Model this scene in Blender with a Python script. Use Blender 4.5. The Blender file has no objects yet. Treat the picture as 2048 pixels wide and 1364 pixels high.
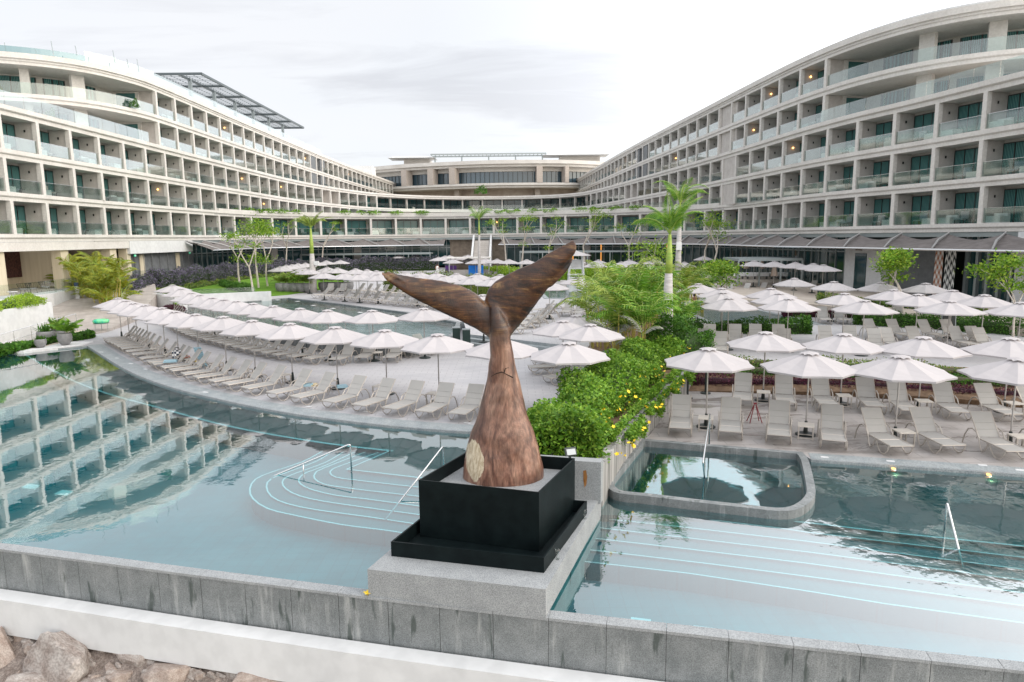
import bpy, math, random
import numpy as np
from mathutils import Matrix, Vector
random.seed(7); rng=np.random.default_rng(7)
sc=bpy.context.scene; sc.cycles.transparent_max_bounces=40; sc.cycles.max_bounces=12; sc.cycles.diffuse_bounces=5; sc.cycles.caustics_reflective=False; sc.cycles.caustics_refractive=False; sc.cycles.use_denoising=True
sc.cycles.sample_clamp_indirect=6; COL=sc.collection
# ---------------------------------------------------------------- camera
FPX=1365.; PIT=math.atan(208/1365.); ROLL=.0105; H=6.1
F=np.array([0,math.cos(PIT),-math.sin(PIT)]); R0=np.array([1,0,0.]); U0=np.array([0,math.sin(PIT),math.cos(PIT)])
RR=R0*math.cos(ROLL)-U0*math.sin(ROLL); UU=U0*math.cos(ROLL)+R0*math.sin(ROLL); CAM=np.array([0,0,H])
cd=bpy.data.cameras.new('camera'); cam=bpy.data.objects.new('camera',cd); COL.objects.link(cam)
cd.sensor_width=36; cd.lens=36*FPX/2048; cd.clip_start=.1; cd.clip_end=3000
m=Matrix.Identity(4)
for i in range(3): m[i][0]=RR[i]; m[i][1]=UU[i]; m[i][2]=-F[i]; m[i][3]=CAM[i]
cam.matrix_world=m; sc.camera=cam
def ray(x,y): return F+RR*((x-1024)/FPX)-UU*((y-682)/FPX)
def at(x,y,z):                       # survey helper: where a sight line meets the level z
    d=ray(x,y); return CAM+d*((z-H)/d[2])
def atY(x,y,Y):
    d=ray(x,y); return CAM+d*(Y/d[1])
def pts(L,z): return [tuple(at(x,y,z)[:2]) for x,y in L]
# ---------------------------------------------------------------- materials
def mat(name,col=(.5,.5,.5),rough=.6,metal=0,spec=.5):
    M=bpy.data.materials.new(name); M.use_nodes=True; b=M.node_tree.nodes['Principled BSDF']
    b.inputs['Base Color'].default_value=(*col,1); b.inputs['Roughness'].default_value=rough
    b.inputs['Metallic'].default_value=metal; b.inputs['Specular IOR Level'].default_value=spec
    return M
class NT:
    def __init__(s,M): s.t=M.node_tree; s.b=s.t.nodes.get('Principled BSDF'); s.out=[n for n in s.t.nodes if n.type.startswith('OUTPUT')][0]
    def n(s,typ,**k):
        x=s.t.nodes.new(typ)
        for a,v in k.items():
            if a.startswith('i_'):
                key=a[2:]; key=int(key) if key.isdigit() else key.replace('_',' ')
                x.inputs[key].default_value=v
            else: setattr(x,a,v)
        return x
    def l(s,a,b): s.t.links.new(a,b)
    def coord(s,scale=(1,1,1),kind='Object'):
        c=s.n('ShaderNodeTexCoord'); m=s.n('ShaderNodeMapping'); m.inputs['Scale'].default_value=scale
        s.l(c.outputs[kind],m.inputs['Vector']); return m.outputs['Vector']
    def noise(s,vec,scale,detail=4,rough=.55,dist=0):
        x=s.n('ShaderNodeTexNoise'); x.inputs['Scale'].default_value=scale; x.inputs['Detail'].default_value=detail
        x.inputs['Roughness'].default_value=rough; x.inputs['Distortion'].default_value=dist
        if vec is not None: s.l(vec,x.inputs['Vector'])
        return x.outputs['Fac']
    def ramp(s,fac,stops):
        x=s.n('ShaderNodeValToRGB'); cr=x.color_ramp
        while len(cr.elements)<len(stops): cr.elements.new(.5)
        for e,(p,c) in zip(cr.elements,stops): e.position=p; e.color=(*c,1) if len(c)==3 else c
        s.l(fac,x.inputs['Fac']); return x.outputs['Color']
    def mix(s,fac,a,b,mode='MIX'):
        x=s.n('ShaderNodeMix',data_type='RGBA',blend_type=mode)
        for v,i in ((fac,0),(a,6),(b,7)):
            if isinstance(v,(int,float)): x.inputs[i].default_value=v
            elif isinstance(v,tuple): x.inputs[i].default_value=(*v,1)
            else: s.l(v,x.inputs[i])
        return x.outputs[2]
    def bump(s,fac,strength=.3,dist=.02):
        x=s.n('ShaderNodeBump'); x.inputs['Strength'].default_value=strength; x.inputs['Distance'].default_value=dist
        s.l(fac,x.inputs['Height']); s.l(x.outputs['Normal'],s.b.inputs['Normal'])
    def base(s,c): s.l(c,s.b.inputs['Base Color'])
def speck(name,c1,c2,scale=3,rough=.7,fine=None,bump=.15,lo=.35,hi=.65,vec=(1,1,1),spec=.4):
    M=mat(name,c1,rough,spec=spec); T=NT(M); v=T.coord(vec)
    c=T.ramp(T.noise(v,scale,5,.6),[(lo,c1),(hi,c2)])
    if fine: c=T.mix(fine[1],c,T.ramp(T.noise(T.coord(),fine[0],2,.5),[(.4,(.25,)*3),(.6,(1.,)*3)]),'MULTIPLY')
    T.base(c)
    if bump: T.bump(T.noise(T.coord(),scale*8,3),bump,.01)
    return M
M_cream=speck('cream_cladding',(.61,.585,.555),(.69,.67,.64),.5,.6,(6,.12),.05)
M_tan=speck('grey_stone_wall',(.49,.46,.435),(.585,.555,.53),1.2,.75,(25,.25),.1)
M_soffit=mat('soffit_paint',(.75,.73,.70),.8)
M_white=speck('white_render',(.64,.65,.66),(.70,.71,.72),.7,.7,(3,.1),.05)
M_glass=None
def refl_curve(T,f0,k,normal=None):
    lw=T.n('ShaderNodeLayerWeight'); lw.inputs['Blend'].default_value=.5
    if normal is not None: T.l(normal,lw.inputs['Normal'])
    p=T.n('ShaderNodeMath',operation='POWER'); T.l(lw.outputs['Facing'],p.inputs[0]); p.inputs[1].default_value=k
    a=T.n('ShaderNodeMath',operation='MULTIPLY_ADD',use_clamp=True); T.l(p.outputs[0],a.inputs[0]); a.inputs[1].default_value=1-f0; a.inputs[2].default_value=f0
    return a.outputs[0]
def glassmat(name,tint,refl,rough=.02,gl=(1,1,1)):
    M=bpy.data.materials.new(name); M.use_nodes=True; T=NT(M); T.t.nodes.remove(T.b)
    tr=T.n('ShaderNodeBsdfTransparent'); tr.inputs[0].default_value=(*tint,1)
    g=T.n('ShaderNodeBsdfGlossy'); g.inputs['Roughness'].default_value=rough; g.inputs[0].default_value=(*gl,1)
    fr=refl_curve(T,refl[0],refl[1])
    mx=T.n('ShaderNodeMixShader'); T.l(fr,mx.inputs[0]); T.l(tr.outputs[0],mx.inputs[1]); T.l(g.outputs[0],mx.inputs[2])
    T.l(mx.outputs[0],T.out.inputs['Surface']); return M
M_glass=glassmat('railing_glass',(.80,.87,.85),(.10,2.8),.04)
M_clear=glassmat('clear_glass',(.93,.96,.95),(.05,4))
M_pane=mat('window_glass',(.012,.05,.055),.06,0,.8)
def curtain():
    M=mat('curtain_window',(.05,.18,.18),.12,0,.6); T=NT(M); v=T.coord((1,1,1))
    w=T.n('ShaderNodeTexWave',wave_type='BANDS',bands_direction='X'); w.inputs['Scale'].default_value=2.6; w.inputs['Distortion'].default_value=1.5; w.inputs['Detail'].default_value=2
    T.l(v,w.inputs['Vector']); T.base(T.ramp(w.outputs['Fac'],[(.1,(.02,.07,.075)),(.9,(.10,.27,.26))])); return M
M_curt=curtain()
M_frame=mat('dark_window_frame',(.035,.045,.045),.4,.3)
M_steel=mat('brushed_steel',(.62,.63,.64),.25,.9)
M_alu=mat('grey_aluminium',(.30,.34,.35),.4,.4)
M_louv=speck('louvre_panel',(.12,.13,.14),(.17,.18,.19),2,.5)
M_roofg=mat('roof_membrane',(.45,.44,.43),.9)
M_blacklamp=mat('black_lamp',(.01,.01,.01),.5)
def emit(name,c,s):
    M=mat(name,c,.5); b=M.node_tree.nodes['Principled BSDF']; b.inputs['Emission Color'].default_value=(*c,1); b.inputs['Emission Strength'].default_value=s; return M
M_lamp=emit('warm_lamp',(1,.5,.15),5)
M_lampw=emit('underwater_lamp',(1,.45,.10),3.5)
M_exit=emit('green_sign',(.02,.5,.25),.35)
# deck paving
def paving(name,a,b,joint,stain,wet=0,sx=.6,sy=.3,rot=0):
    M=mat(name,a,.6,spec=.35); T=NT(M); c=T.n('ShaderNodeTexCoord'); mp=T.n('ShaderNodeMapping'); mp.inputs['Rotation'].default_value[2]=rot
    T.l(c.outputs['Object'],mp.inputs['Vector']); v=mp.outputs['Vector']
    br=T.n('ShaderNodeTexBrick'); br.inputs['Scale'].default_value=1; br.inputs['Brick Width'].default_value=sx; br.inputs['Row Height'].default_value=sy
    br.inputs['Mortar Size'].default_value=.009; br.inputs['Color1'].default_value=(*a,1); br.inputs['Color2'].default_value=(*b,1); br.inputs['Mortar'].default_value=(*[q*.8 for q in joint],1)
    T.l(v,br.inputs['Vector']); n=T.noise(T.coord((.35,1,1)),1.1,6,.62,.6)
    col=T.mix(T.ramp(n,[(.46,(0,0,0)),(.66,(.75,)*3)]),br.outputs['Color'],stain)
    col=T.mix(.35,col,T.ramp(T.noise(v,.25,3),[(.3,(.75,)*3),(.7,(1.,)*3)]),'MULTIPLY')
    T.base(col)
    if wet: T.l(T.ramp(n,[(.45,(.55,)*3),(.62,(.12,)*3)]),T.b.inputs['Roughness'])
    return M
M_deck=paving('pale_deck_paving',(.46,.45,.465),(.49,.48,.49),(.37,.36,.37),(.40,.395,.415))
M_deck2=paving('stained_deck_paving',(.42,.395,.385),(.38,.355,.345),(.28,.26,.25),(.20,.175,.16),1,.9,.45)
M_coping=speck('pool_edge_stone',(.29,.33,.35),(.40,.43,.44),2.5,.5,(30,.4))
M_granite=None
def granite(name,a,b,streak=True):
    M=mat(name,a,.65); T=NT(M); gp=T.n('ShaderNodeNewGeometry').outputs['Position']; v=gp
    def wc(s_): 
        q=T.n('ShaderNodeMapping'); q.inputs['Scale'].default_value=s_; T.l(gp,q.inputs[0]); return q.outputs[0]
    c=T.ramp(T.noise(v,2.2,5,.65),[(.3,a),(.7,b)])
    c=T.mix(.75,c,T.ramp(T.noise(v,70,2,.7),[(.38,(.5,)*3),(.52,(1.,)*3),(.66,(1.35,)*3)]),'MULTIPLY')
    if streak:
        s=T.noise(wc((3.5,3.5,.35)),1.3,5,.7); c=T.mix(T.ramp(s,[(.55,(0,0,0)),(.72,(.55,)*3)]),c,(.50,.51,.50))
        s=T.noise(wc((2.3,2.3,.42)),1.9,4,.6); c=T.mix(T.ramp(s,[(.60,(0,0,0)),(.67,(.85,)*3)]),c,(.05,.065,.06))
    T.base(c); T.bump(T.noise(v,60,2),.25,.004); return M
M_granite=granite('wet_granite',(.15,.165,.17),(.25,.265,.27))
M_granite2=granite('grey_granite',(.27,.285,.295),(.35,.365,.375),False)
M_conc=granite('weathered_granite',(.29,.295,.30),(.38,.385,.385),True)
M_black=speck('black_steel_plate',(.003,.006,.007),(.006,.011,.012),3,.5,None,.05,spec=.12)
# pool
def tile(name,a,b,sc_=4):
    M=mat(name,a,.4); T=NT(M); v=T.coord(); 
    br=T.n('ShaderNodeTexBrick'); br.inputs['Scale'].default_value=1; br.inputs['Brick Width'].default_value=.3; br.inputs['Row Height'].default_value=.3
    br.offset=0; br.inputs['Mortar Size'].default_value=.006; br.inputs['Color1'].default_value=(*a,1); br.inputs['Color2'].default_value=(*b,1); br.inputs['Mortar'].default_value=(*[x*.7 for x in a],1)
    T.l(v,br.inputs['Vector']); T.base(T.mix(.5,br.outputs['Color'],T.ramp(T.noise(v,1.2,5,.6),[(.3,(.6,)*3),(.7,(1.15,)*3)]),'MULTIPLY')); return M
M_teal=tile('teal_pool_tile',(.0,.17,.205),(.001,.195,.23))
M_teal2=tile('mid_pool_tile',(.006,.13,.155),(.008,.145,.17))
M_tealj=tile('whirlpool_tile',(.0,.42,.46),(.001,.46,.50))
M_shelf=tile('shelf_stone_tile',(.10,.105,.10),(.13,.13,.12))
M_shelfR=tile('dark_shelf_tile',(.06,.105,.11),(.075,.12,.12))
M_strip=mat('pale_blue_nosing',(.85,.80,.81),.4)
def water(name,tint,ior,bump,scale=(1,1,1),nsc=1.4,calm=None):
    M=bpy.data.materials.new(name); M.use_nodes=True; T=NT(M); T.t.nodes.remove(T.b)
    tr=T.n('ShaderNodeBsdfTransparent'); tr.inputs[0].default_value=(*tint,1)
    g=T.n('ShaderNodeBsdfGlossy'); g.inputs['Roughness'].default_value=0.012
    v=T.coord(scale); n1=T.noise(v,nsc,3,.5,.4); n2=T.noise(v,nsc*5,2,.5)
    ad=T.n('ShaderNodeMath',operation='MULTIPLY_ADD'); T.l(n2,ad.inputs[0]); ad.inputs[1].default_value=.14; T.l(n1,ad.inputs[2])
    b=T.n('ShaderNodeBump'); b.inputs['Strength'].default_value=1; b.inputs['Distance'].default_value=bump; T.l(ad.outputs[0],b.inputs['Height'])
    T.l(b.outputs[0],g.inputs['Normal'])
    mx=T.n('ShaderNodeMixShader'); T.l(refl_curve(T,.03,ior),mx.inputs[0]); T.l(tr.outputs[0],mx.inputs[1]); T.l(g.outputs[0],mx.inputs[2])
    T.l(mx.outputs[0],T.out.inputs['Surface']); return M,b,T
M_water,_b,_t=water('pool_water',(.44,.90,.94),1.8,.0022)
M_waterR,_bR,_tR=water('rippled_pool_water',(.44,.89,.93),1.5,.007)
M_water2,_,_=water('breezy_pool_water',(.66,.93,.92),2.8,.035,(1,1,1),2.2)
# plants
def leaf(name,cols,trans=.25,rough=.55,bark=False):
    M=mat(name,cols[0],rough,spec=.3); T=NT(M); g=T.n('ShaderNodeNewGeometry')
    st=[(i/(len(cols)-1) if len(cols)>1 else 0,c) for i,c in enumerate(cols)]
    c=T.ramp(g.outputs['Random Per Island'],st)
    c=T.mix(.6,c,T.ramp(T.noise(T.coord(),.9,3),[(.35,(.55,)*3),(.65,(1.25,)*3)]),'MULTIPLY')
    T.base(c)
    t=T.n('ShaderNodeBsdfTranslucent'); T.l(c,t.inputs[0]); mx=T.n('ShaderNodeMixShader'); mx.inputs[0].default_value=trans
    T.l(T.b.outputs[0],mx.inputs[1]); T.l(t.outputs[0],mx.inputs[2]); T.l(mx.outputs[0],T.out.inputs['Surface']); return M
M_lbush=leaf('bright_bush_leaves',[(.055,.15,.012),(.11,.25,.02),(.19,.36,.03),(.28,.42,.05)])
M_ldark=leaf('deep_green_leaves',[(.035,.10,.015),(.06,.17,.02),(.12,.27,.03)])
M_lgc=leaf('ground_cover_leaves',[(.05,.10,.02),(.12,.22,.03),(.2,.30,.06),(.30,.25,.06)])
M_lpurple=leaf('plum_leaves',[(.06,.012,.03),(.11,.02,.055),(.17,.035,.08),(.08,.05,.03)])
M_llav=leaf('lavender_hedge_leaves',[(.05,.08,.04),(.08,.11,.06),(.17,.145,.24),(.26,.22,.34),(.06,.09,.04)])
M_llime=leaf('lime_hedge_leaves',[(.20,.36,.02),(.30,.46,.03),(.38,.52,.06)])
M_lpalm=leaf('palm_leaflets',[(.10,.17,.02),(.16,.26,.035),(.27,.36,.05),(.38,.42,.10)])
M_lroyal=leaf('royal_palm_leaflets',[(.07,.19,.02),(.13,.30,.025),(.24,.40,.04)])
M_lyel=leaf('yellow_palm_leaflets',[(.22,.25,.02),(.35,.36,.03),(.16,.25,.03)])
M_ldry=leaf('pale_dry_fronds',[(.35,.36,.30),(.45,.46,.42)])
M_ltree=leaf('tree_leaves',[(.07,.17,.012),(.14,.29,.02),(.24,.40,.03),(.34,.42,.05)])
M_bark=speck('pale_bark',(.42,.37,.32),(.58,.53,.48),6,.9)
M_palmbark=speck('ringed_palm_bark',(.36,.34,.33),(.52,.50,.49),3,.9,None,.4,vec=(1,1,8))
M_cane=speck('yellow_cane',(.35,.30,.06),(.50,.42,.12),4,.6,vec=(1,1,5))
M_shaft=speck('green_crownshaft',(.22,.36,.06),(.38,.46,.10),3,.5,vec=(1,1,3))
M_soil=speck('brown_soil',(.10,.06,.035),(.20,.13,.08),4,.95)
M_flower=mat('yellow_petals',(.90,.62,.01),.5)
M_flower.node_tree.nodes['Principled BSDF'].inputs['Subsurface Weight'].default_value=.0
M_pot=speck('grey_pot_clay',(.20,.20,.205),(.28,.28,.285),4,.7)
def grassm():
    M=mat('lawn_grass',(.1,.25,.02),.9,spec=.1); T=NT(M); v=T.coord()
    T.base(T.mix(.5,T.ramp(T.noise(v,.5,4),[(.35,(.085,.19,.02)),(.65,(.15,.28,.035))]),T.ramp(T.noise(v,9,3,.7),[(.3,(.5,)*3),(.7,(1.3,)*3)]),'MULTIPLY')); T.bump(T.noise(v,30,2),.6,.03); return M
M_grass=grassm()
# furniture
def fabric(name,c,trans=0):
    M=mat(name,c,.85,spec=.15); T=NT(M)
    g=T.n('ShaderNodeObjectInfo'); cc=T.mix(.5,c,T.ramp(g.outputs['Random'],[(0,(.93,)*3),(1,(1.05,)*3)]),'MULTIPLY'); cc=T.mix(.3,cc,T.ramp(T.noise(T.coord(),2.5,4),[(.3,(.86,)*3),(.7,(1.05,)*3)]),'MULTIPLY'); T.base(cc)
    if trans:
        t=T.n('ShaderNodeBsdfTranslucent'); T.l(cc,t.inputs[0]); mx=T.n('ShaderNodeMixShader'); mx.inputs[0].default_value=trans
        T.l(T.b.outputs[0],mx.inputs[1]); T.l(t.outputs[0],mx.inputs[2]); T.l(mx.outputs[0],T.out.inputs['Surface'])
    return M
M_can=fabric('parasol_canvas',(.50,.475,.485),.10)
M_sling=fabric('woven_sling',(.40,.39,.375))
M_lframe=mat('champagne_metal',(.46,.42,.38),.4,.3)
M_pole=mat('parasol_pole_metal',(.42,.40,.39),.35,.6)
M_base=mat('black_cast_base',(.012,.02,.02),.5)
M_tbl=mat('beige_table',(.58,.54,.49),.6)
M_binm=mat('dark_green_bin',(.01,.035,.03),.4)
M_red=mat('dark_red_wood',(.22,.02,.03),.5)
M_towel=mat('blue_grey_towel',(.35,.52,.60),.95)
M_blue=mat('blue_cloth',(.02,.22,.75),.9)
M_whitecloth=mat('white_cloth',(.8,.8,.8),.9)
M_skin=mat('skin',(.38,.20,.13),.6)
M_hair=mat('dark_hair',(.02,.015,.012),.7)
M_water_bottle=mat('blue_plastic',(.2,.55,.8),.15)
M_straw=mat('straw',(.6,.5,.33),.9)
# ---------------------------------------------------------------- mesh builder
class MB:
    def __init__(s): s.v=[]; s.f=[]; s.m=[]
    def add(s,vs,fs,mi=0):
        o=len(s.v); s.v+= [tuple(map(float,p)) for p in vs]; s.f+=[tuple(i+o for i in f) for f in fs]; s.m+=[mi]*len(fs); return s
    def box(s,c,d,rz=0,mi=0,tilt=None):
        x,y,z=[q/2 for q in d]; P=[(-x,-y,-z),(x,-y,-z),(x,y,-z),(-x,y,-z),(-x,-y,z),(x,-y,z),(x,y,z),(-x,y,z)]
        if tilt is not None:
            ca,sa=math.cos(tilt),math.sin(tilt); P=[(a,b*ca-e*sa,b*sa+e*ca) for a,b,e in P]
        ca,sa=math.cos(rz),math.sin(rz)
        return s.add([(c[0]+a*ca-b*sa,c[1]+a*sa+b*ca,c[2]+e) for a,b,e in P],[(0,3,2,1),(4,5,6,7),(0,1,5,4),(1,2,6,5),(2,3,7,6),(3,0,4,7)],mi)
    def prism(s,poly,z0,z1,mi=0,side=None):
        n=len(poly); A=sum(poly[i][0]*poly[(i+1)%n][1]-poly[(i+1)%n][0]*poly[i][1] for i in range(n))
        if A<0: poly=poly[::-1]
        z0f=z0 if callable(z0) else (lambda x,y:z0); z1f=z1 if callable(z1) else (lambda x,y:z1)
        vs=[(x,y,z0f(x,y)) for x,y in poly]+[(x,y,z1f(x,y)) for x,y in poly]
        s.add(vs,[tuple(range(n-1,-1,-1)),tuple(range(n,2*n))],mi)
        o=len(s.v)-2*n
        for i in range(n):
            j=(i+1)%n; s.f.append((o+i,o+j,o+n+j,o+n+i)); s.m.append(mi if side is None else side)
        return s
    def tube(s,P,r,n=6,mi=0,cap=True):
        P=[np.array(p,float) for p in P]; N=len(P); rs=r if hasattr(r,'__len__') else [r]*N
        o=len(s.v); up=np.array([0,0,1.])
        prev=None
        for i,p in enumerate(P):
            d=P[min(i+1,N-1)]-P[max(i-1,0)]; d/=np.linalg.norm(d)+1e-9
            a=np.cross(d,up if abs(d[2])<.95 else np.array([1,0,0.])) if prev is None else prev-d*(prev@d)
            a/=np.linalg.norm(a)+1e-9; prev=a; b=np.cross(d,a)
            for k in range(n):
                t=2*math.pi*k/n; q=p+rs[i]*(a*math.cos(t)+b*math.sin(t)); s.v.append(tuple(q))
        for i in range(N-1):
            for k in range(n):
                k2=(k+1)%n; s.f.append((o+i*n+k,o+i*n+k2,o+(i+1)*n+k2,o+(i+1)*n+k)); s.m.append(mi)
        if cap: s.f.append(tuple(o+k for k in range(n))[::-1]); s.f.append(tuple(o+(N-1)*n+k for k in range(n))); s.m+=[mi,mi]
        return s
    def lathe(s,prof,n=16,c=(0,0,0),mi=0,ph=0):
        o=len(s.v)
        for r,z in prof:
            for k in range(n):
                t=2*math.pi*k/n+ph; s.v.append((c[0]+r*math.cos(t),c[1]+r*math.sin(t),c[2]+z))
        for i in range(len(prof)-1):
            for k in range(n):
                k2=(k+1)%n; s.f.append((o+i*n+k,o+i*n+k2,o+(i+1)*n+k2,o+(i+1)*n+k)); s.m.append(mi)
        s.f.append(tuple(o+(len(prof)-1)*n+k for k in range(n))); s.m.append(mi)
        s.f.append(tuple(o+k for k in range(n))[::-1]); s.m.append(mi)
        return s
    def ball(s,c,r,n=10,mi=0,sc=(1,1,1)):
        pr=[(max(1e-3,math.sin(math.pi*i/6)*r),-math.cos(math.pi*i/6)*r) for i in range(7)]
        o=len(s.v); s.lathe(pr,n,(0,0,0),mi)
        s.v[o:]=[(c[0]+x*sc[0],c[1]+y*sc[1],c[2]+z*sc[2]) for x,y,z in s.v[o:]]; return s
    def sweep(s,path,prof,mi=0,closed=True,caps=True):
        fr=frames(path); k=len(prof); o=len(s.v)
        for p,t,nn in fr:
            for off,z in prof: s.v.append((p[0]+nn[0]*off,p[1]+nn[1]*off,z))
        kk=k if closed else k-1
        for i in range(len(fr)-1):
            for j in range(kk):
                j2=(j+1)%k; s.f.append((o+i*k+j,o+(i+1)*k+j,o+(i+1)*k+j2,o+i*k+j2)); s.m.append(mi)
        if closed and caps:
            s.f.append(tuple(o+j for j in range(k))); s.f.append(tuple(o+(len(fr)-1)*k+j for j in range(k))[::-1]); s.m+=[mi,mi]
        return s
    def mesh(s,name,mats,smooth=False):
        me=bpy.data.meshes.new(name); me.from_pydata(s.v,[],s.f)
        for M in (mats if isinstance(mats,(list,tuple)) else [mats]): me.materials.append(M)
        me.polygons.foreach_set('material_index',s.m)
        if smooth: me.polygons.foreach_set('use_smooth',[True]*len(s.f))
        me.update(); return me
def frames(path):
    P=[np.array(p[:2],float) for p in path]; out=[]
    for i,p in enumerate(P):
        d=P[min(i+1,len(P)-1)]-P[max(i-1,0)]; d/=np.linalg.norm(d); out.append((p,d,np.array([d[1],-d[0]])))
    return out
def smooth(ctrl,step=1.0):
    C=[np.array(c,float) for c in ctrl]; C=[2*C[0]-C[1]]+C+[2*C[-1]-C[-2]]; out=[]
    for i in range(1,len(C)-2):
        L=np.linalg.norm(C[i+1]-C[i]); n=max(2,int(L/step))
        for k in range(n):
            t=k/n; out.append(.5*((2*C[i])+(-C[i-1]+C[i+1])*t+(2*C[i-1]-5*C[i]+4*C[i+1]-C[i+2])*t*t+(-C[i-1]+3*C[i]-3*C[i+1]+C[i+2])*t**3))
    out.append(C[-2]); return [tuple(o) for o in out]
class Path:
    def __init__(s,P):
        s.P=np.array([p[:2] for p in P],float); s.S=np.concatenate([[0],np.cumsum(np.linalg.norm(np.diff(s.P,axis=0),axis=1))]); s.L=s.S[-1]
    def p(s,u): return np.array([np.interp(u,s.S,s.P[:,0]),np.interp(u,s.S,s.P[:,1])])
    def fr(s,u):
        p=s.p(u); d=s.p(min(u+.3,s.L))-s.p(max(u-.3,0)); d/=np.linalg.norm(d); return p,d,np.array([d[1],-d[0]])
    def sub(s,a,b,st=1.):
        n=max(2,int((b-a)/st)+1); return [tuple(s.p(a+(b-a)*i/(n-1))) for i in range(n)]
    def near(s,q): return s.S[np.argmin(np.linalg.norm(s.P-np.array(q[:2]),axis=1))]
def link(name,me,parent=None,loc=(0,0,0),rz=0,mw=None,scale=None):
    o=bpy.data.objects.new(name,me); COL.objects.link(o)
    if parent is not None: o.parent=parent
    if mw is not None: o.matrix_local=mw
    else:
        o.location=loc; o.rotation_euler=(0,0,rz)
        if scale: o.scale=scale if hasattr(scale,'__len__') else (scale,)*3
    return o
def tag(o,label,cat,group=None):
    o['label']=label; o['category']=cat
    if group: o['group']=group
    return o
def thing(name,label,cat,loc=(0,0,0),rz=0,group=None,scale=None): return tag(link(name,None,None,loc,rz,None,scale),label,cat,group)
def struct(name,mb,M,kind='structure',sm=False):
    o=link(name,mb.mesh(name,M,sm)); o['kind']=kind; return o
def part(name,mb,M,parent,sm=False): return link(name,mb.mesh(name,M,sm),parent)
def copy_tree(o,loc,rz,label,cat=None,group=None,scale=None):
    r=o.copy(); COL.objects.link(r); r.location=loc; r.rotation_euler=(0,0,rz); r['label']=label
    if group: r['group']=group
    if scale: r.scale=(scale,)*3
    for ch in KIDS[o.name]:
        c=ch.copy(); COL.objects.link(c); c.parent=r
        for g in KIDS.get(ch.name,[]):
            d=g.copy(); COL.objects.link(d); d.parent=c
    return r
KIDS={}
def reg(o):
    for ch in bpy.data.objects:
        if ch.parent: KIDS.setdefault(ch.parent.name,[])
    KIDS[o.name]=[c for c in bpy.data.objects if c.parent==o]
    for c in KIDS[o.name]: KIDS[c.name]=[d for d in bpy.data.objects if d.parent==c]
def quadmesh(name,V,M,nv=4):          # V: (n,nv,3) array of separate small faces
    n=len(V); me=bpy.data.meshes.new(name); me.vertices.add(n*nv); me.vertices.foreach_set('co',V.reshape(-1).astype(np.float32))
    me.loops.add(n*nv); me.loops.foreach_set('vertex_index',np.arange(n*nv,dtype=np.int32)); me.polygons.add(n)
    me.polygons.foreach_set('loop_start',np.arange(0,n*nv,nv,dtype=np.int32)); me.polygons.foreach_set('loop_total',np.full(n,nv,dtype=np.int32))
    me.materials.append(M); me.update(calc_edges=True); return me
def leaves(P,size,up=.3,aspect=.5,N=None):   # diamond leaves around points P
    n=len(P); d=rng.normal(size=(n,3)); d[:,2]=d[:,2]*.6+up; d/=np.linalg.norm(d,axis=1)[:,None]
    a=rng.normal(size=(n,3)); a-=d*(a*d).sum(1)[:,None]; a/=np.linalg.norm(a,axis=1)[:,None]
    s=size*rng.uniform(.6,1.3,n)[:,None]; w=s*aspect*.5
    return np.stack([P-d*s*.5,P+a*w,P+d*s*.5,P-a*w],1)
def rot(a): return np.array([[math.cos(a),-math.sin(a)],[math.sin(a),math.cos(a)]])
ORD=['first','second','third','fourth','fifth','sixth','seventh','eighth','ninth','tenth','eleventh','twelfth','thirteenth','fourteenth','fifteenth','sixteenth','seventeenth','eighteenth','nineteenth','twentieth']
for a in ('twenty','thirty','forty'):
    ORD+= [a+'-'+b for b in ORD[:9]]+[{'twenty':'thirtieth','thirty':'fortieth','forty':'fiftieth'}[a]]
# ---------------------------------------------------------------- world and light
w=bpy.data.worlds.new('World'); sc.world=w; w.use_nodes=True; nt=w.node_tree; nt.nodes.clear()
T=NT.__new__(NT); T.t=nt; T.b=None
out=T.n('ShaderNodeOutputWorld'); bg=T.n('ShaderNodeBackground'); sky=T.n('ShaderNodeTexSky'); sky.sky_type='NISHITA'; sky.sun_disc=False
SUN_EL=math.radians(38); SUN_AZ=math.radians(112)   # clockwise from +Y
sky.sun_elevation=SUN_EL; sky.sun_rotation=SUN_AZ
tc=T.n('ShaderNodeTexCoord'); sep=T.n('ShaderNodeSeparateXYZ'); T.l(tc.outputs['Generated'],sep.inputs[0])
# overcast layer: bright veil with darker drifting clouds
def mth(op,a,b=None,c=None):
    x=T.n('ShaderNodeMath',operation=op)
    for i,v in enumerate((a,b,c)):
        if v is None: continue
        if isinstance(v,(int,float)): x.inputs[i].default_value=v
        else: T.l(v,x.inputs[i])
    return x.outputs[0]
zz=mth('ADD',mth('MAXIMUM',sep.outputs[2],0),.16)
cx=mth('DIVIDE',sep.outputs[0],zz); cy=mth('DIVIDE',sep.outputs[1],zz)
cmb=T.n('ShaderNodeCombineXYZ'); T.l(cx,cmb.inputs[0]); T.l(cy,cmb.inputs[1])
st_=T.n('ShaderNodeMapping'); st_.inputs['Scale'].default_value=(.75,2.1,1); T.l(cmb.outputs[0],st_.inputs[0]); n1=T.noise(st_.outputs[0],1.25,8,.58,.5); n2=T.noise(cmb.outputs[0],.33,4,.55,.2)
mm_=T.n('ShaderNodeMapping'); mm_.inputs['Location'].default_value=(-.12/.95,-2.62/.85,0); mm_.inputs['Scale'].default_value=(1/.95,1/.85,1); T.l(cmb.outputs[0],mm_.inputs[0])
ln=T.n('ShaderNodeVectorMath',operation='LENGTH'); T.l(mm_.outputs[0],ln.inputs[0]); bank=mth('SUBTRACT',1,mth('MINIMUM',ln.outputs['Value'],1))
veil=T.mix(T.ramp(n2,[(.38,(0,0,0)),(.66,(1,1,1))]),(.985,.99,1.015),(.93,.97,1.02))
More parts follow.
